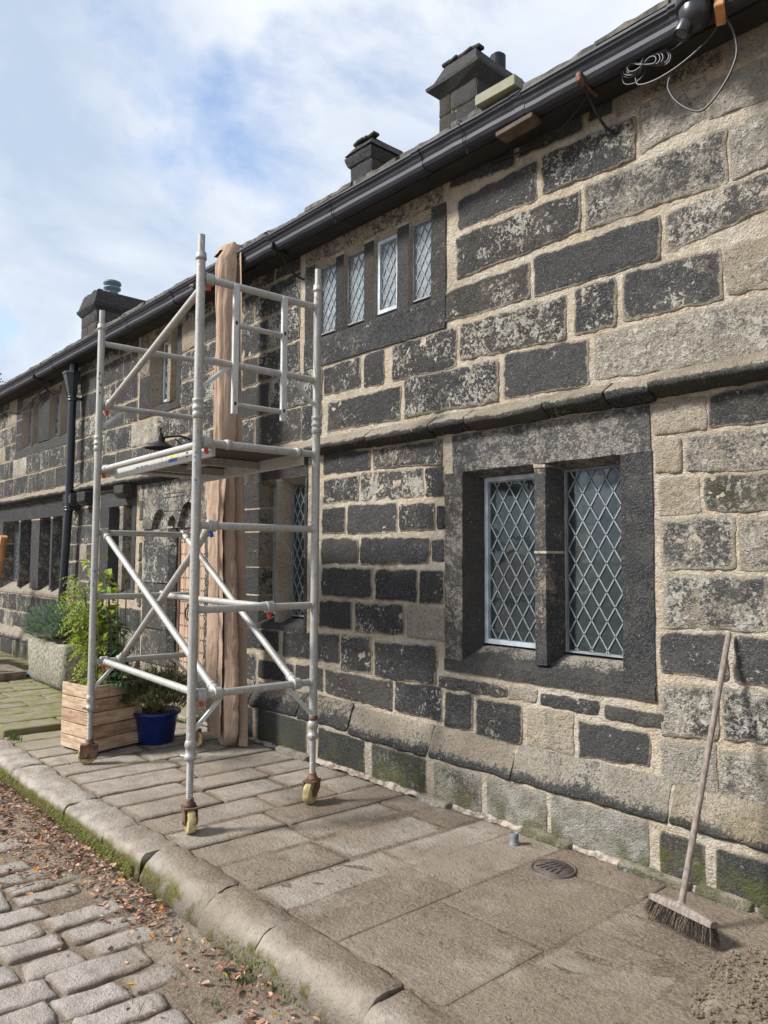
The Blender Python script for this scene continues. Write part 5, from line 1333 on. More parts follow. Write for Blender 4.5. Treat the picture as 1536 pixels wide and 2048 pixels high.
# ================================================================== things on the pavement
# hessian hanging from the gutter
hz = thing('hessian_sheet', 'long roll of pinkish brown hessian hanging from the gutter down to the pavement', 'hessian', (-5.7, -.24, 0))
def cloth(name, nz, nu, f, ragged=True):
    """one thin folded sheet; f(t, u) -> point, t 0 bottom..1 top, u -1..1 across"""
    m_ = MB(); vs = [f(j / nz, -1 + 2 * k / nu) for j in range(nz + 1) for k in range(nu + 1)]; fs = []
    for j in range(nz):
        for k in range(nu): fs.append((j * (nu + 1) + k, j * (nu + 1) + k + 1, (j + 1) * (nu + 1) + k + 1, (j + 1) * (nu + 1) + k))
    m_.add(vs, fs, 0, True); o = m_.build(name, M_HESS, hz); return o
def nz1(*a): return mnoise.noise(Vector(a))
def main_sheet(t, u):
    z = .010 + t * 4.37
    w = .172 * (1 + .10 * math.sin(t * 5.5 + .6)) + .012 * nz1(t * 9, 1, 2)
    w *= 1 - .22 * t
    if t < .045: w *= math.sqrt(max(.02, 1 - (1 - t / .045) ** 2 * .88))
    if t > .95: w *= 1 - (t - .95) * 3
    cx = -5.60 - .19 * (1 - (1 - t) ** 1.4) + .016 * nz1(t * 4, 8, 1)
    ph = 2.0 * nz1(t * 1.9, 5, 2) + t * .7
    pl = abs(math.sin(u * 2.3 + ph)) ** .8; pl2 = abs(math.sin(u * 6.1 + ph * 1.8 + 1.1))
    y = -.225 - .075 * math.sqrt(max(0, 1 - u * u)) - .050 * pl - .016 * pl2 * (.5 + .8 * nz1(t * 3, u * 2, 4)) + .008 * nz1(u * 3 + t * 9, t * 16 - u * 1.6, 1) - .006 * abs(math.sin(t * 31 + u * 2.2 + 4 * nz1(t * 6, u, 8))) ** 3 + .0025 * nz1(u * 12, t * 60, 3)
    x = cx + w * u + .006 * nz1(t * 14, u * 2, 6) + (.012 * nz1(t * 60, u, 9) if abs(u) > .9 else 0)
    if t > .97: y += (t - .97) * 2.4
    if t < .02: y += .03 * (1 - t / .02)
    return (x, y, z)
cloth('folded_sheet', 220, 110, main_sheet)
def back_sheet(t, u):
    z = .016 + t * 4.30; w = .17; cx = -5.585 - .19 * (1 - (1 - t) ** 1.4)
    return (cx + w * u + .02 * nz1(t * 5, u, 3), -.205 + .02 * math.sin(u * 7 + t * 4) - .03 * (1 - u * u), z)
cloth('rear_fold', 80, 30, back_sheet)
def flap(t, u):
    z = .10 + t * 2.22; lo = -.16 + .05 * nz1(t * 2.4, 3, 3); hi = .06 + .07 * math.sin(t * 2.6 + .2) + (max(0, t - .78) * .55) + .010 * nz1(t * 40, 1, 1)
    x = -5.63 - .10 * t + lo + (hi - lo) * (u + 1) / 2
    return (x, -.345 - .02 * abs(math.sin(u * 2.2 + 1.5 * nz1(t * 2, 2, 2))) - .012 * (u > .85) + .009 * nz1(u * 4, t * 22, 7), z)
cloth('loose_flap', 120, 36, flap)
m_ = MB()
for q in range(420):                       # frayed threads along the edges
    t = random.Random(q).uniform(.05, .97); rq_ = random.Random(q + 999); sd_ = -1 if rq_.random() < .7 else 1
    p = Vector(main_sheet(t, sd_)); d = Vector((sd_ * rq_.uniform(.2, 1), rq_.uniform(-.6, .2), rq_.uniform(-1.2, .3))).normalized() * rq_.uniform(.01, .045); s_ = Vector((0, 0, .0011))
    m_.add([p - s_, p + s_, p + d], [(0, 1, 2)], 0, False)
tag(m_.build('frayed_thread', M_HESS, hz), kind='stuff')
# tuft gathered over the gutter lip
m_ = MB(); vs = []; fs = []; n = 14
for j in range(7):
    t = j / 6
    for k in range(n):
        a = 2 * math.pi * k / n; r_ = .13 - .03 * t; f2 = 1 + .18 * math.sin(4 * a + j)
        vs.append((-5.845 - .05 * t + r_ * f2 * math.cos(a), -.255 + .12 * t + .05 * f2 * math.sin(a) * (1.2 - t * .5), 4.33 + .10 * math.sin(t * 2.4)))
for j in range(6):
    for k in range(n): fs.append((j * n + k, j * n + (k + 1) % n, (j + 1) * n + (k + 1) % n, (j + 1) * n + k))
m_.add(vs, fs, 0, True); m_.build('gathered_top', M_HESS, hz)

# broom
A = Vector((-1.565, -.445, .105)); B = Vector((-1.545, YW - .03, 1.235))
brm = thing('broom', 'stiff outdoor broom with a worn grey wooden handle leaning against the wall', 'broom', (A.x, A.y, 0))
m_ = MB(); m_.tube([A, A.lerp(B, .3), A.lerp(B, .7), B - (B - A).normalized() * .01, B], [.0145, .0142, .0138, .0135, .008], 12); m_.build('handle', M_BROOM, brm)
hd_dir = Vector((-1.415 + 1.695, -.485 + .425, 0)).normalized(); hs = Vector((-hd_dir.y, hd_dir.x, 0)); hl = .155
Xb = Matrix((hd_dir, hs, Vector((0, 0, 1)))).transposed().to_4x4() @ Matrix.Rotation(R(-16), 4, 'X'); Xb.translation = Vector((-1.555, -.455, .088))
m_ = MB(); n = 16; vs = []; fs = []
for i in range(n + 1):
    u = -hl + 2 * hl * i / n; k = 1 - .38 * abs(u / hl) ** 2.5; hh = .030 * (1 - .42 * abs(u / hl) ** 3); w_ = .031 * (1 - .12 * abs(u / hl) ** 4)
    for (y, z) in ((-w_, -.008), (-w_, hh * .35), (-w_ * .7, hh * .85), (0, hh), (w_ * .7, hh * .85), (w_, hh * .35), (w_, -.008)): vs.append(Xb @ Vector((u, y, z)))
for i in range(n):
    for k in range(7): fs.append((i * 7 + k, i * 7 + (k + 1) % 7, (i + 1) * 7 + (k + 1) % 7, (i + 1) * 7 + k))
fs += [tuple(range(7)), tuple(range(n * 7 + 6, n * 7 - 1, -1))]
m_.add(vs, fs, 0, False); head = m_.build('broom_head', M_BROOM, brm)
m_ = MB(); m_.lathe([(.024, -.004), (.021, .012), (.0165, .02)], Matrix.Translation(A - (B - A).normalized() * .005) @ (B - A).to_track_quat('Z', 'Y').to_matrix().to_4x4(), 14); m_.build('socket', M_BROOM, head)
br_ = random.Random(2); m_ = MB()
for i in range(2600):
    u = br_.uniform(-hl * .97, hl * .97); v = br_.uniform(-.026, .026)
    p = Xb @ Vector((u, v, -.006)); q = Xb @ Vector((u * 1.10 + br_.uniform(-.014, .014), v * 1.6 + br_.uniform(-.014, .014), -.070 + br_.uniform(-.008, .014)))
    q.z = max(q.z, .002); s_ = Vector((br_.uniform(-1, 1), br_.uniform(-1, 1), 0)).normalized() * .0009
    mid_ = p.lerp(q, .5)
    m_.add([p - s_, p + s_, q + s_ * .5, q - s_ * .5], [(0, 1, 2, 3)], 1 if br_.random() < .18 else 0, False)
tag(m_.build('bristles', [M_BRISTLE, M_BRISTLE2], brm), kind='stuff')

# drain cover set in a stone, pipe stub
DC = Vector((-2.30, -.325, 0))
dr = thing('drain_cover', 'round brown iron drain grating set flush in the paving near the wall', 'drain cover', (DC.x, DC.y, .006))
m_ = MB(); m_.lathe([(.118, -.02), (.118, .0075), (.112, .0095), (.106, .0095), (.104, .004), (.100, .004), (.098, .0095), (.02, .0115), (0, .0115)], Matrix.Translation(DC), 40); m_.build('grate', M_DRAIN, dr)
for k in range(9):
    row = k // 5; kk = k % 5; m_ = MB(); X = Matrix.Translation(DC + Vector((-.058 + kk * .028 + row * .014, -.03 + row * .062, .0112))) @ Matrix.Rotation(R(-22 + kk * 7), 4, 'Z'); m_.box((-.0055, -.026, -.002), (.0055, .026, .0012), X=X); m_.build('slot', M_DARK, dr)
ps = thing('pipe_stub', 'short cut-off grey metal pipe standing out of the paving by the wall', 'pipe', (-2.64, -.205, 0))
m_ = MB(); m_.lathe([(.024, -.02), (.024, .062), (.0225, .065), (.019, .063), (.018, .03), (0, .03)], Matrix.Translation((-2.64, -.205, 0)), 16); m_.lathe([(.030, .0), (.028, .012), (.0245, .014)], Matrix.Translation((-2.64, -.205, 0)), 16); m_.build('pipe', M_STUB, ps)

# loose soil heap at the near end of the pavement, crumbs and twigs
def heap(cx, cy, rx, ry, h, n):
    m_ = MB(); vs = []; fs = []; K = 40
    for j in range(K + 1):
        for i in range(K + 1):
            u, v = i / K * 2 - 1, j / K * 2 - 1; d = math.hypot(u, v); x, y = cx + u * rx, cy + v * ry
            z = .010 * (d < .95) + h * max(0, 1 - d * d) ** 1.2 * (1 + .5 * mnoise.noise(Vector((x * 7, y * 7, 1)))) + .008 * (mnoise.noise(Vector((x * 23, y * 23, 4))) + .3) * (d < .9) - .03 * max(0, d - .9) / .1
            vs.append((x, y, z))
    for j in range(K):
        for i in range(K): fs.append((j * (K + 1) + i, j * (K + 1) + i + 1, (j + 1) * (K + 1) + i + 1, (j + 1) * (K + 1) + i))
    m_.add(vs, fs, 0, True)
    rr_ = random.Random(4)
    for q in range(n):
        a = rr_.uniform(0, 6.28); d = rr_.uniform(0, 1.05) ** .7; x, y = cx + math.cos(a) * d * rx, cy + math.sin(a) * d * ry; r_ = rr_.uniform(.004, .016) * (1.2 - d * .5)
        z = h * max(0, 1 - d * d) ** 1.2 * (1 + .5 * mnoise.noise(Vector((x * 7, y * 7, 1)))) + .012
        P = [(r_, 0, 0), (-r_, 0, 0), (0, r_, 0), (0, -r_, 0), (0, 0, r_ * .8), (0, 0, -r_ * .8)]
        P = [(x + a_ * rr_.uniform(.6, 1.3), y + b_ * rr_.uniform(.6, 1.3), z + c_ * rr_.uniform(.6, 1.3) + r_ * .5) for a_, b_, c_ in P]
        m_.add(P, [(0, 2, 4), (2, 1, 4), (1, 3, 4), (3, 0, 4), (2, 0, 5), (1, 2, 5), (3, 1, 5), (0, 3, 5)], 0, False)
    return m_
tag(heap(-1.0, -.66, .34, .48, .06, 1200).build('soil', M_DIRT, None, None, True), 'crumbly brown soil heap beside the broom', 'soil', 'stuff')
cr = MB(); rc = random.Random(77)
for q in range(5200):
    near = rc.random() < .72
    x = rc.uniform(-4.2, -.6) if near else rc.uniform(-7.2, -4.2); y = rc.uniform(-1.62, -.02)
    if mnoise.noise(Vector((x * 2.3, y * 2.3, 3))) + rc.uniform(-.5, .5) < -.05: continue
    r_ = rc.uniform(.0012, .0042) * (1.6 if rc.random() < .06 else 1); z = .008
    P = [(x + r_ * 1.5 * rc.uniform(.5, 1.3), y, z), (x - r_, y + r_ * .6, z), (x, y - r_ * rc.uniform(.6, 1.5), z), (x, y, z + r_ * 1.1)]
    cr.add(P, [(0, 1, 3), (1, 2, 3), (2, 0, 3)], 0, False)
tag(cr.build('dirt_crumbs', M_SOIL), 'scattered crumbs of dark earth over the paving stones', 'dirt', 'stuff')

# ---- fallen leaves along the kerb
lf = MB(); rl = random.Random(9)
def fleaf(x, y, z, s_, mi, flat=.5):
    a = rl.uniform(0, 6.28); tl = rl.uniform(-flat, flat); t2 = rl.uniform(-flat, flat); X = Matrix.Translation((x, y, z)) @ Matrix.Rotation(a, 4, 'Z') @ Matrix.Rotation(tl, 4, 'X') @ Matrix.Rotation(t2, 4, 'Y'); c = rl.uniform(.05, .5) * s_
    P = [(-s_, 0, 0), (-.45 * s_, .42 * s_, c * .6), (.35 * s_, .40 * s_, c * .7), (s_, 0, c * .2), (.35 * s_, -.40 * s_, c * .6), (-.45 * s_, -.42 * s_, c * .7), (0, 0, 0)]
    P = [X @ Vector(p) for p in P]; lf.add(P, [(0, 6, 1), (1, 6, 2), (2, 6, 3), (3, 6, 4), (4, 6, 5), (5, 6, 0)], mi, False)
for q in range(4200):
    x = rl.uniform(-8.6, -1.9); d = abs(rl.gauss(0, 1)); wd = .075 + (.11 if x < -4.2 else .03)
    y = -1.875 - d * wd
    dens = 1.25 if x < -4.1 else .5 if x < -3.3 else .22
    if rl.random() > dens * (1.05 + 1.3 * mnoise.noise(Vector((x * 1.7, 2, 5)))): continue
    k = max(0.0, min(1.0, (y + 2.15) / .25)); z = -.142 + .022 * k * k + rl.uniform(0, .028) * max(0, 1 - d * .6)
    mi = rl.choices([0, 1, 2, 3], [.46, .45, .07, .02])[0]
    fleaf(x, y, z, rl.choice([rl.uniform(.007, .014), rl.uniform(.010, .020), rl.uniform(.013, .027)]), mi)
for q in range(90): fleaf(rl.uniform(-7.2, -1.6), rl.uniform(-3.2, -2.0), -.118, rl.uniform(.010, .026), rl.choices([0, 1, 2, 3], [.4, .4, .1, .1])[0], .3)
for q in range(46): fleaf(rl.uniform(-11, -4.6), rl.uniform(-1.6, -.1), .014 if True else 0, rl.uniform(.010, .022), rl.choices([0, 1, 2, 3], [.3, .4, .1, .2])[0], .25)
for q in range(120): fleaf(rl.uniform(-13, -9.6), rl.uniform(-1.5, -.1), .07, rl.uniform(.014, .028), rl.choices([0, 1, 2, 3], [.5, .4, .1, .0])[0], .3)
tag(lf.build('fallen_leaves', [F_BROWN, F_PINK, F_ORANGE, F_YEL]), 'drift of dry brown and orange autumn leaves lying along the kerb', 'leaves', 'stuff')
# twigs
tw = MB()
for q in range(34):
    x, y = rl.uniform(-6.5, -1.9), rl.uniform(-2.5, -1.9); a = rl.uniform(0, 6.28); L_ = rl.uniform(.04, .16); d = Vector((math.cos(a), math.sin(a), 0)) * L_
    p = Vector((x, y, -.125)); tw.tube([p, p + d * .5 + Vector((0, 0, .006)), p + d], [.0018, .0015, .001], 5)
tag(tw.build('twigs', M_STEM), 'thin dry twigs lying in the earth by the kerb', 'twigs', 'stuff')
# grass between the setts
gr_ = MB(); rg_ = random.Random(6)
for q in range(70):
    x, y = rg_.uniform(-6.6, -2.0), rg_.uniform(-3.3, -2.05)
    if mnoise.noise(Vector((x * 2, y * 2, 7))) < .05: continue
    for b_ in range(26):
        p = Vector((x + rg_.gauss(0, .03), y + rg_.gauss(0, .016), -.155)); L_ = rg_.uniform(.015, .042); d = Vector((rg_.uniform(-.6, .6), rg_.uniform(-.6, .6), 1)).normalized() * L_; s_ = Vector((rg_.uniform(-1, 1), rg_.uniform(-1, 1), 0)).normalized() * .0018
        gr_.add([p - s_, p + s_, p + d], [(0, 1, 2)], 0, False)
for (cx, cy, n) in ((-6.35, -1.90, 120), (-2.72, -1.90, 70), (-6.9, -.42, 160), (-6.7, -.14, 140), (-7.0, -1.55, 120)):
    for b_ in range(n):
        p = Vector((cx + rg_.gauss(0, .05), cy + rg_.gauss(0, .025), -.15 if cy < -1.7 else .0)); L_ = rg_.uniform(.02, .06); d = Vector((rg_.uniform(-.6, .6), rg_.uniform(-.6, .6), 1)).normalized() * L_; s_ = Vector((rg_.uniform(-1, 1), rg_.uniform(-1, 1), 0)).normalized() * .003
        gr_.add([p - s_, p + s_, p + d], [(0, 1, 2)], 0, False)
tag(gr_.build('grass_tufts', M_GRASS), 'small green grass tufts growing between the setts', 'grass', 'stuff')

# ---- planter box of pallet boards
pq = [Vector((-6.44, -1.345, 0)), Vector((-6.02, -1.275, 0)), Vector((-6.13, -.80, 0)), Vector((-6.55, -.87, 0))]
pbx = thing('planter_box', 'square planter box of unpainted pallet boards behind the scaffold castor', 'planter', (-6.28, -1.07, 0))
rpb = random.Random(3); PH = .53; nb = 5
for s_ in range(4):
    a, b = pq[s_], pq[(s_ + 1) % 4]; d = (b - a); L_ = d.length; d.normalize(); n_ = Vector((d.y, -d.x, 0)); z = .015
    for k in range(nb):
        h = PH / nb
        m_ = MB(); X = Matrix((d, n_, Vector((0, 0, 1)))).transposed().to_4x4(); X.translation = a + n_ * rpb.uniform(0, .004); ov = .0 if s_ % 2 else .014
        m_.box((-ov, -.018, z + .003), (L_ + ov, .0, z + h - .003), X=X, bev=.004); m_.build('plank', M_PLANK2 if (s_ % 2 and k in (1, 3)) or rpb.random() < .15 else M_PLANK, pbx); z += h
m_ = MB(); c = sum(pq, Vector()) / 4; ins = [c + (p - c) * .93 + Vector((0, 0, .46)) for p in pq]; m_.add(ins + [p + Vector((0, 0, -.45)) for p in ins], [(0, 1, 2, 3), (0, 4, 5, 1), (1, 5, 6, 2), (2, 6, 7, 3), (3, 7, 4, 0)], 0, False); m_.build('soil', M_SOIL, pbx)

# leaf builder
def leaf_shape(mb, p, d, up_, L_, w, mi, fold=.2, droop=.3):
    d = d.normalized(); sd_ = d.cross(up_)
    if sd_.length < 1e-4: sd_ = d.orthogonal()
    sd_.normalize(); nn = sd_.cross(d)
    q1, q2, q3 = p + d * L_ * .35, p + d * L_ * .7 - nn * droop * L_ * .2, p + d * L_ - nn * droop * L_ * .5
    mb.add([p, q1 + sd_ * w * .5 + nn * fold * w, q1, q1 - sd_ * w * .5 + nn * fold * w, q2 + sd_ * w * .36 + nn * fold * w * .7, q2, q2 - sd_ * w * .36 + nn * fold * w * .7, q3],
           [(0, 2, 1), (0, 3, 2), (1, 2, 5, 4), (2, 3, 6, 5), (4, 5, 7), (5, 6, 7)], mi, False)
vp = thing('climbing_plant', 'yellow-green climbing plant on canes growing in the pallet board planter', 'plant', (-6.28, -1.07, .46))
rv = random.Random(14)
canes = MB()
for (x, y, h) in ((-6.10, -1.12, 1.42), (-6.03, -1.02, 1.36), (-6.22, -.98, 1.30), (-6.16, -1.18, 1.12)):
    canes.tube([(x, y, .42), (x + rv.uniform(-.02, .02), y + rv.uniform(-.02, .02), h)], .006, 6)
canes.build('cane', M_STEM, vp)
# netting: a wire cylinder
nt_ = MB(); ncx, ncy, nr = -6.10, -1.0, .145
for k in range(18):
    a = 2 * math.pi * k / 18; nt_.tube([(ncx + nr * math.cos(a), ncy + nr * math.sin(a), .46), (ncx + nr * math.cos(a), ncy + nr * math.sin(a), 1.13)], .0013, 4, caps=False)
for k in range(15):
    z = .48 + k * .045; nt_.tube([(ncx + nr * math.cos(2 * math.pi * q / 18), ncy + nr * math.sin(2 * math.pi * q / 18), z) for q in range(19)], .0013, 4, caps=False)
tag(nt_.build('wire_netting', M_WIRE, vp), kind='stuff')
stems = MB(); leaves = []
def vine(pts, n_leaf, L_rng, pinnate, mats, spread=1.0):
    P = spline(pts, 6); stems.tube(P, [.004 * (1 - .6 * i / len(P)) for i in range(len(P))], 5)
    for q in range(n_leaf):
        i = rv.randint(1, len(P) - 2); p = P[i]; tan_ = (P[i + 1] - P[i - 1]).normalized(); a = rv.uniform(0, 6.28)
        out = (tan_.orthogonal() @ Matrix.Rotation(a, 3, tan_)); out = (out + Vector((.25, -.35, rv.uniform(-.5, .3))) * spread).normalized()
        if pinnate:
            L0 = rv.uniform(.09, .17); droop = Vector((0, 0, -1))
            pr_ = None
            for s_ in range(7):
                t = s_ / 6; c_ = p + out * L0 * t + droop * L0 * .55 * t * t
                for sg in ((1, -1) if s_ < 6 else (0,)):
                    sd_ = out.cross(Vector((0, 0, 1))).normalized() * sg; dd = (sd_ * .9 + out * .55 - Vector((0, 0, .35))).normalized() if sg else out
                    leaves.append((c_, dd, rv.uniform(.025, .042), rv.uniform(.009, .015), rv.choice(mats)))
        else:
            leaves.append((p + out * rv.uniform(.02, .07), (out + Vector((0, 0, -rv.uniform(.1, .8)))).normalized(), rv.uniform(*L_rng), None, rv.choice(mats)))
B0 = Vector((-6.30, -1.10, .46))
# yellow feathery sprays to the pavement side
for q in range(17):
    a = rv.uniform(-.12, .1); h = rv.uniform(.55, 1.05); vine([B0 + Vector((rv.uniform(-.10, .08), rv.uniform(-.1, .05), 0)), B0 + Vector((-.04 + a, -.08, h * .4)), B0 + Vector((-.06 + a * 1.5, -.12 + rv.uniform(-.08, .05), h * .75)), B0 + Vector((-.04 + a * 2, -.16 + rv.uniform(-.12, .08), h * .95))], 12, (.05, .08), True, [0, 0, 0, 0, 0, 1])
for q in range(11):
    h = rv.uniform(.7, 1.08); x = rv.uniform(-.02, .22); vine([B0 + Vector((x * .6, .05, 0)), B0 + Vector((x, .02, h * .4)), B0 + Vector((x + rv.uniform(-.05, .05), 0, h * .75)), B0 + Vector((x + rv.uniform(-.06, .06), -.03, h))], 22, (.045, .085), False, [0, 0, 1])
vine([B0 + Vector((.10, .0, .5)), B0 + Vector((.06, -.04, .95)), B0 + Vector((.0, -.08, 1.12)), B0 + Vector((.05, -.04, 1.20))], 14, (.05, .09), False, [0, 0])
for q in range(7):
    h = rv.uniform(.3, .72); x = rv.uniform(.05, .26); vine([B0 + Vector((x, .1, 0)), B0 + Vector((x + .03, .08, h * .5)), B0 + Vector((x + rv.uniform(-.05, .05), .06, h))], 26, (.05, .09), False, [1, 2, 2])
vine([B0 + Vector((-.1, -.05, .6)), B0 + Vector((-.2, -.12, .75)), B0 + Vector((-.30, -.12, .80)), B0 + Vector((-.28, -.16, .72))], 6, (.03, .05), False, [0])
stems.build('stem', M_STEM, vp)
LM = [L_YG, L_GR, L_DG]
big = [l for l in leaves if l[3] is None]; small = [l for l in leaves if l[3] is not None]
lmesh = {}
rest_l = MB()
for i, (p, d, L_, w, mi) in enumerate(big):
    if i < 240:
        key = (mi, int(L_ * 50))
        if key not in lmesh:
            q = MB(); leaf_shape(q, Vector((0, 0, 0)), Vector((0, 1, 0)), Vector((0, 0, 1)), (key[1] + .5) / 50, (key[1] + .5) / 50 * .72, 0, .16, .4); o = q.build('leaf', LM[mi], vp); lmesh[key] = o.data
        else: o = link('leaf', lmesh[key], vp)
        o.matrix_parent_inverse = Matrix.Identity(4); o.location = p - Vector((-6.28, -1.07, .46)); o.rotation_euler = (d.to_track_quat('Y', 'Z').to_matrix() @ Matrix.Rotation(rv.uniform(-.8, .8), 3, 'Y')).to_euler()
    else: leaf_shape(rest_l, p, d, Vector((0, 0, 1)), L_, L_ * .7, mi)
for p, d, L_, w, mi in small: leaf_shape(rest_l, p, d, Vector((0, 0, 1)), L_, w, mi, .1, .3)
tag(rest_l.build('foliage', LM, vp), kind='stuff')

# ---- blue pot and its shrub
PC = Vector((-6.12, -.67, 0))
bp = thing('plant_pot', 'glossy dark blue plant pot standing behind the pallet board planter', 'plant pot', PC)
m_ = MB(); m_.lathe([(0, .003), (.145, .003), (.150, .012), (.185, .235), (.192, .238), (.206, .245), (.210, .262), (.206, .272), (.190, .272), (.182, .24), (0, .235)], Matrix.Translation(PC), 32); m_.build('pot', M_BLUE, bp)
m_ = MB(); m_.lathe([(.186, .243), (.10, .25), (0, .252)], Matrix.Translation(PC), 20); m_.build('soil', M_SOIL, bp)
sh = thing('heather_shrub', 'olive green heather bush with dry brown twigs in the blue pot', 'shrub', PC + Vector((0, 0, .25)))
def mound(c, rx, ry, h, n, L_rng, w, mats, wts, seed, lean=.5, hollow=.35):
    mb = MB(); rn = random.Random(seed)
    for q in range(n):
        a = rn.uniform(0, 6.28); r_ = rn.uniform(0, 1) ** .55; zt = rn.uniform(hollow, 1) ** .8
        k = math.sqrt(max(0, 1 - r_ * r_ * .85)); cl_ = 1 + .28 * mnoise.noise(Vector((math.cos(a) * 2.4, math.sin(a) * 2.4, zt * 3 + seed)))
        p = c + Vector((math.cos(a) * rx * r_ * cl_, math.sin(a) * ry * r_ * cl_, h * zt * (.25 + .75 * k) * cl_))
        d = Vector((math.cos(a) * r_ * lean * 2 + rn.uniform(-.4, .4), math.sin(a) * r_ * lean * 2 + rn.uniform(-.4, .4), 1.0 + rn.uniform(-.5, .3))).normalized(); L_ = rn.uniform(*L_rng)
        s_ = d.cross(Vector((rn.uniform(-1, 1), rn.uniform(-1, 1), rn.uniform(-1, 1)))).normalized() * w; b_ = p + d * L_ * .5 + Vector((rn.uniform(-1, 1), rn.uniform(-1, 1), 0)) * L_ * .06; e_ = p + d * L_ + Vector((0, 0, -1)) * L_ * .12
        mb.add([p - s_ * .6, p + s_ * .6, b_ + s_, b_ - s_, e_], [(0, 1, 2, 3), (3, 2, 4)], rn.choices(range(len(mats)), wts)[0] if zt > .32 else len(mats) - 1, False)
    return mb
tag(mound(PC + Vector((.05, -.02, .25)), .37, .31, .34, 8200, (.035, .075), .0032, [L_OLIVE, L_DG, L_GREY, L_DRY], [.5, .2, .12, .18], 3).build('foliage', [L_OLIVE, L_DG, L_GREY, L_DRY], sh), kind='stuff')
m_ = MB()
for q in range(46):
    a = rv.uniform(0, 6.28); r_ = rv.uniform(.06, .24); m_.tube([PC + Vector((rv.uniform(-.06, .06), rv.uniform(-.06, .06), .25)), PC + Vector((math.cos(a) * r_ * .6, math.sin(a) * r_ * .6, .36)), PC + Vector((math.cos(a) * r_, math.sin(a) * r_, .46))], [.005, .004, .002], 5)
m_.build('twig', M_STEM, sh)

# ---- stone trough with lavender and fern
tx0, tx1, ty0, ty1, th = -9.92, -8.60, -.60, -.04, .585
tr = thing('stone_trough', 'rough grey-green stone trough against the house by the downpipe', 'trough', ((tx0 + tx1) / 2, (ty0 + ty1) / 2, .05))
m_ = MB(); rings = [(.05, .075, .05), (.02, .02, .13), (.0, .0, .30), (-.005, -.005, th - .035), (.012, .012, th), (.075, .075, th), (.085, .085, th - .06)]
vs = []; fs = []; NP = 56
for ix, iy, z in rings:
    x0, x1, y0, y1 = tx0 + ix, tx1 - ix, ty0 + iy, ty1 - iy; r_ = .07
    per = []
    hw, hh, cx, cy = (x1 - x0) / 2, (y1 - y0) / 2, (x0 + x1) / 2, (y0 + y1) / 2
    for k in range(NP):
        t = 2 * math.pi * k / NP; cxs, sns = math.cos(t), math.sin(t); s_ = 1 / max(abs(cxs) ** 1, abs(sns)); pxx, pyy = cxs * s_ * hw, sns * s_ * hh
        qx, qy = abs(pxx) - (hw - r_), abs(pyy) - (hh - r_)
        if qx > 0 and qy > 0:
            kk = max(qx, qy) / math.hypot(qx, qy); pxx = math.copysign(hw - r_ + qx * kk, pxx); pyy = math.copysign(hh - r_ + qy * kk, pyy)
        P = Vector((cx + pxx, cy + pyy, z)); d = mnoise.noise_vector(P * 6) * .018 + mnoise.noise_vector(P * 22) * .006; vs.append(P + d)
for i in range(len(rings) - 1):
    for k in range(NP): fs.append((i * NP + k, i * NP + (k + 1) % NP, (i + 1) * NP + (k + 1) % NP, (i + 1) * NP + k))
fs.append(tuple(range(NP - 1, -1, -1))); m_.add(vs, fs, 0, True); m_.build('basin', M_TROUGH, tr)
m_ = MB(); m_.box((tx0 + .08, ty0 + .08, th - .12), (tx1 - .08, ty1 - .08, th - .04)); m_.build('soil', M_SOIL, tr)
for k, (x, y) in enumerate(((tx0 + .22, -.42), (tx1 - .25, -.42), (tx0 + .22, -.2), (tx1 - .25, -.2))):
    m_ = MB(); m_.box((x - .1, y - .06, .045), (x + .1, y + .06, .075), bev=.01); m_.build('foot_block', M_TROUGH, tr)
lv = thing('lavender_bush', 'feathery grey-green lavender cushion filling the stone trough', 'shrub', (-9.25, -.34, th - .05))
tag(mound(Vector((-9.35, -.34, th - .06)), .62, .34, .40, 9500, (.06, .15), .0042, [L_GREY, L_GR, L_DG], [.7, .15, .15], 8).build('foliage', [L_GREY, L_GR, L_DG], lv), kind='stuff')
fn = thing('fern', 'bright green spiky fern rising behind the lavender in the trough', 'fern', (-9.0, -.22, th - .05))
m_ = MB(); rn = random.Random(5)
for q in range(46):
    a = rn.uniform(0, 6.28); L0 = rn.uniform(.30, .52); base = Vector((-8.95 + rn.uniform(-.22, .22), -.24, th - .05)); d = Vector((math.cos(a) * .55, math.sin(a) * .45 - .1, 1)).normalized()
    for s_ in range(12):
        t = .25 + .75 * s_ / 11; c_ = base + d * L0 * t + Vector((math.cos(a), math.sin(a), -.5)) * L0 * .22 * t * t; sd_ = d.cross(Vector((0, 0, 1))).normalized()
        for sg in (1, -1): leaf_shape(m_, c_, sd_ * sg + d * .5, Vector((0, 0, 1)), .085 * (1.15 - t), .020, 0, .1, .4)
tag(m_.build('frond', [L_FERN], fn), kind='stuff')

# ---- bits at the far end: timber step, bench end, blue scrap
sb_ = thing('stone_slab', 'low brown slab lying on the paving beside the stone trough', 'slab', (-10.6, -.75, .055))
m_ = MB(); m_.prism([(-.98, .055), (-.98, .15), (-.55, .15), (-.55, .055)], -11.3, -9.98, lambda a, p, q: (a, p, q), 8, .010, 3, endin=.02); m_.build('slab', simple('brown_slab', (.17, .13, .095), .9, 0, .4, 12, .5, 60), sb_)
bn = thing('timber_bench', 'orange-brown slatted timber bench standing past the stone trough at the far end', 'bench', (-11.6, -.9, .055))
for (x, y, z0, z1, lean_) in ((-10.32, -1.05, .055, .50, 0), (-12.0, -1.05, .055, .50, 0), (-10.93, -.62, .055, 1.86, .75), (-12.3, -.62, .055, 1.86, .75)):
    m_ = MB(); m_.tube([(x - lean_, y, z0), (x, y, z1)], .055, 4); m_.build('leg', M_RAWWOOD, bn)
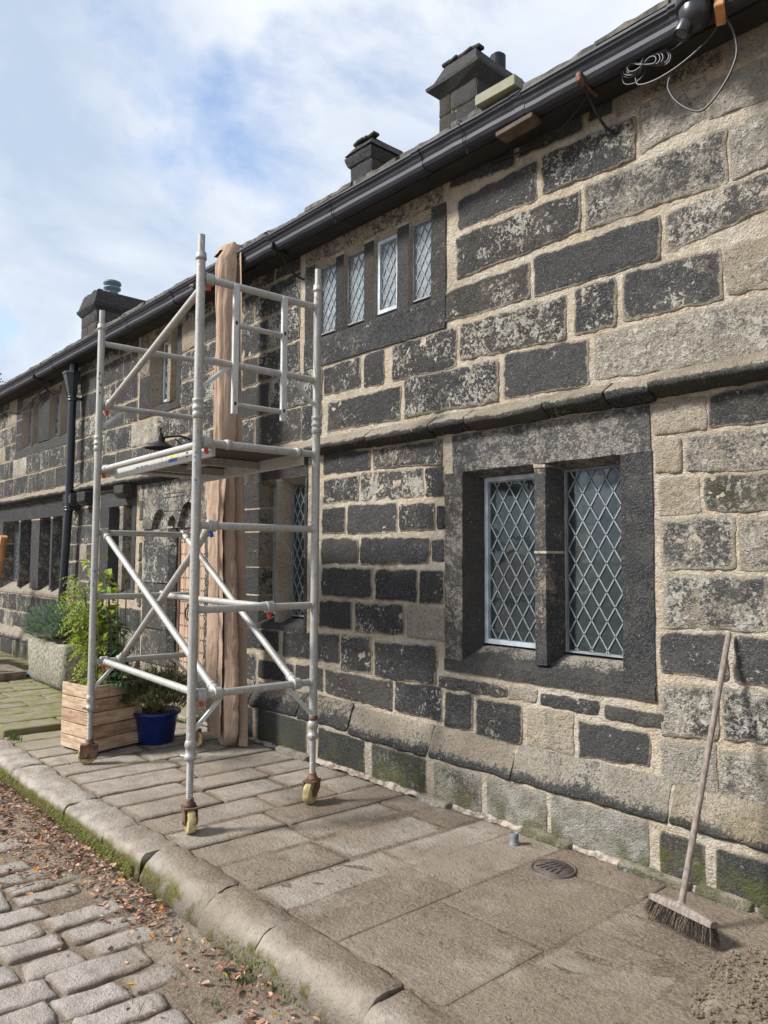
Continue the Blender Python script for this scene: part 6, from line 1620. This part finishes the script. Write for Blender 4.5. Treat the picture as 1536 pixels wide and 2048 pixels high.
for k in range(3):
    m_ = MB(); m_.box((-12.4, -1.05 + k * .15, .50), (-11.05, -.92 + k * .15, .535), bev=.005); m_.build('seat_plank', M_RAWWOOD, bn)
for z in (.80, 1.2, 1.58):
    m_ = MB(); m_.box((-12.4, -.66, z), (-11.3, -.63, z + .10), bev=.005); m_.build('back_plank', M_RAWWOOD, bn)
bsc = thing('plastic_scrap', 'crumpled blue plastic scrap on the paving at the far end', 'litter', (-10.3, -.42, .06))
m_ = MB(); vs = []; fs = []
for j in range(7):
    for i in range(7): vs.append((-10.45 + i * .05, -.52 + j * .035, .075 + .03 * abs(mnoise.noise(Vector((i * .9, j * .9, 2))))))
for j in range(6):
    for i in range(6): fs.append((j * 7 + i, j * 7 + i + 1, (j + 1) * 7 + i + 1, (j + 1) * 7 + i))
m_.add(vs, fs, 0, False); m_.build('sheet', simple('blue_plastic', (.03, .16, .33), .5), bsc)

# ---- tree beyond the far end of the roof
TX, TY = -44.0, 9.5
te = thing('tree', 'yellowing green tree showing over the far end of the roof', 'tree', (TX, TY, -.2))
m_ = MB(); m_.tube([(TX, TY, -.2), (TX + .1, TY, 3), (TX, TY + .1, 6), (TX + .2, TY, 9)], [.35, .28, .2, .08], 10); rt_ = random.Random(2)
for q in range(12):
    a = rt_.uniform(0, 6.28); z = rt_.uniform(4, 8.5); m_.tube([(TX, TY, z), (TX + math.cos(a) * 1.5, TY + math.sin(a) * 1.5, z + 1), (TX + math.cos(a) * 2.6, TY + math.sin(a) * 2.6, z + 1.8)], [.09, .06, .02], 6)
m_.build('trunk', M_STEM, te)
m_ = MB()
cl_ = [(TX + rt_.gauss(0, 1.6), TY + rt_.gauss(0, 1.6), 7.6 + rt_.gauss(0, 1.35), rt_.uniform(.5, 1.0)) for q in range(60)]
for q in range(15000):
    x, y, z, r_ = rt_.choice(cl_); p = Vector((x + rt_.gauss(0, r_ * .5), y + rt_.gauss(0, r_ * .5), z + rt_.gauss(0, r_ * .45))); d = Vector((rt_.uniform(-1, 1), rt_.uniform(-1, 1), rt_.uniform(-1, .5))).normalized()
    s_ = d.orthogonal().normalized() * .05; m_.add([p, p + d * .08 + s_, p + d * .17, p + d * .08 - s_], [(0, 1, 2, 3)], rt_.choices([0, 1], [.55, .45])[0], False)
tag(m_.build('crown', [leaf_mat('autumn_tree_leaf', (.20, .19, .05)), L_GR], te), kind='stuff')
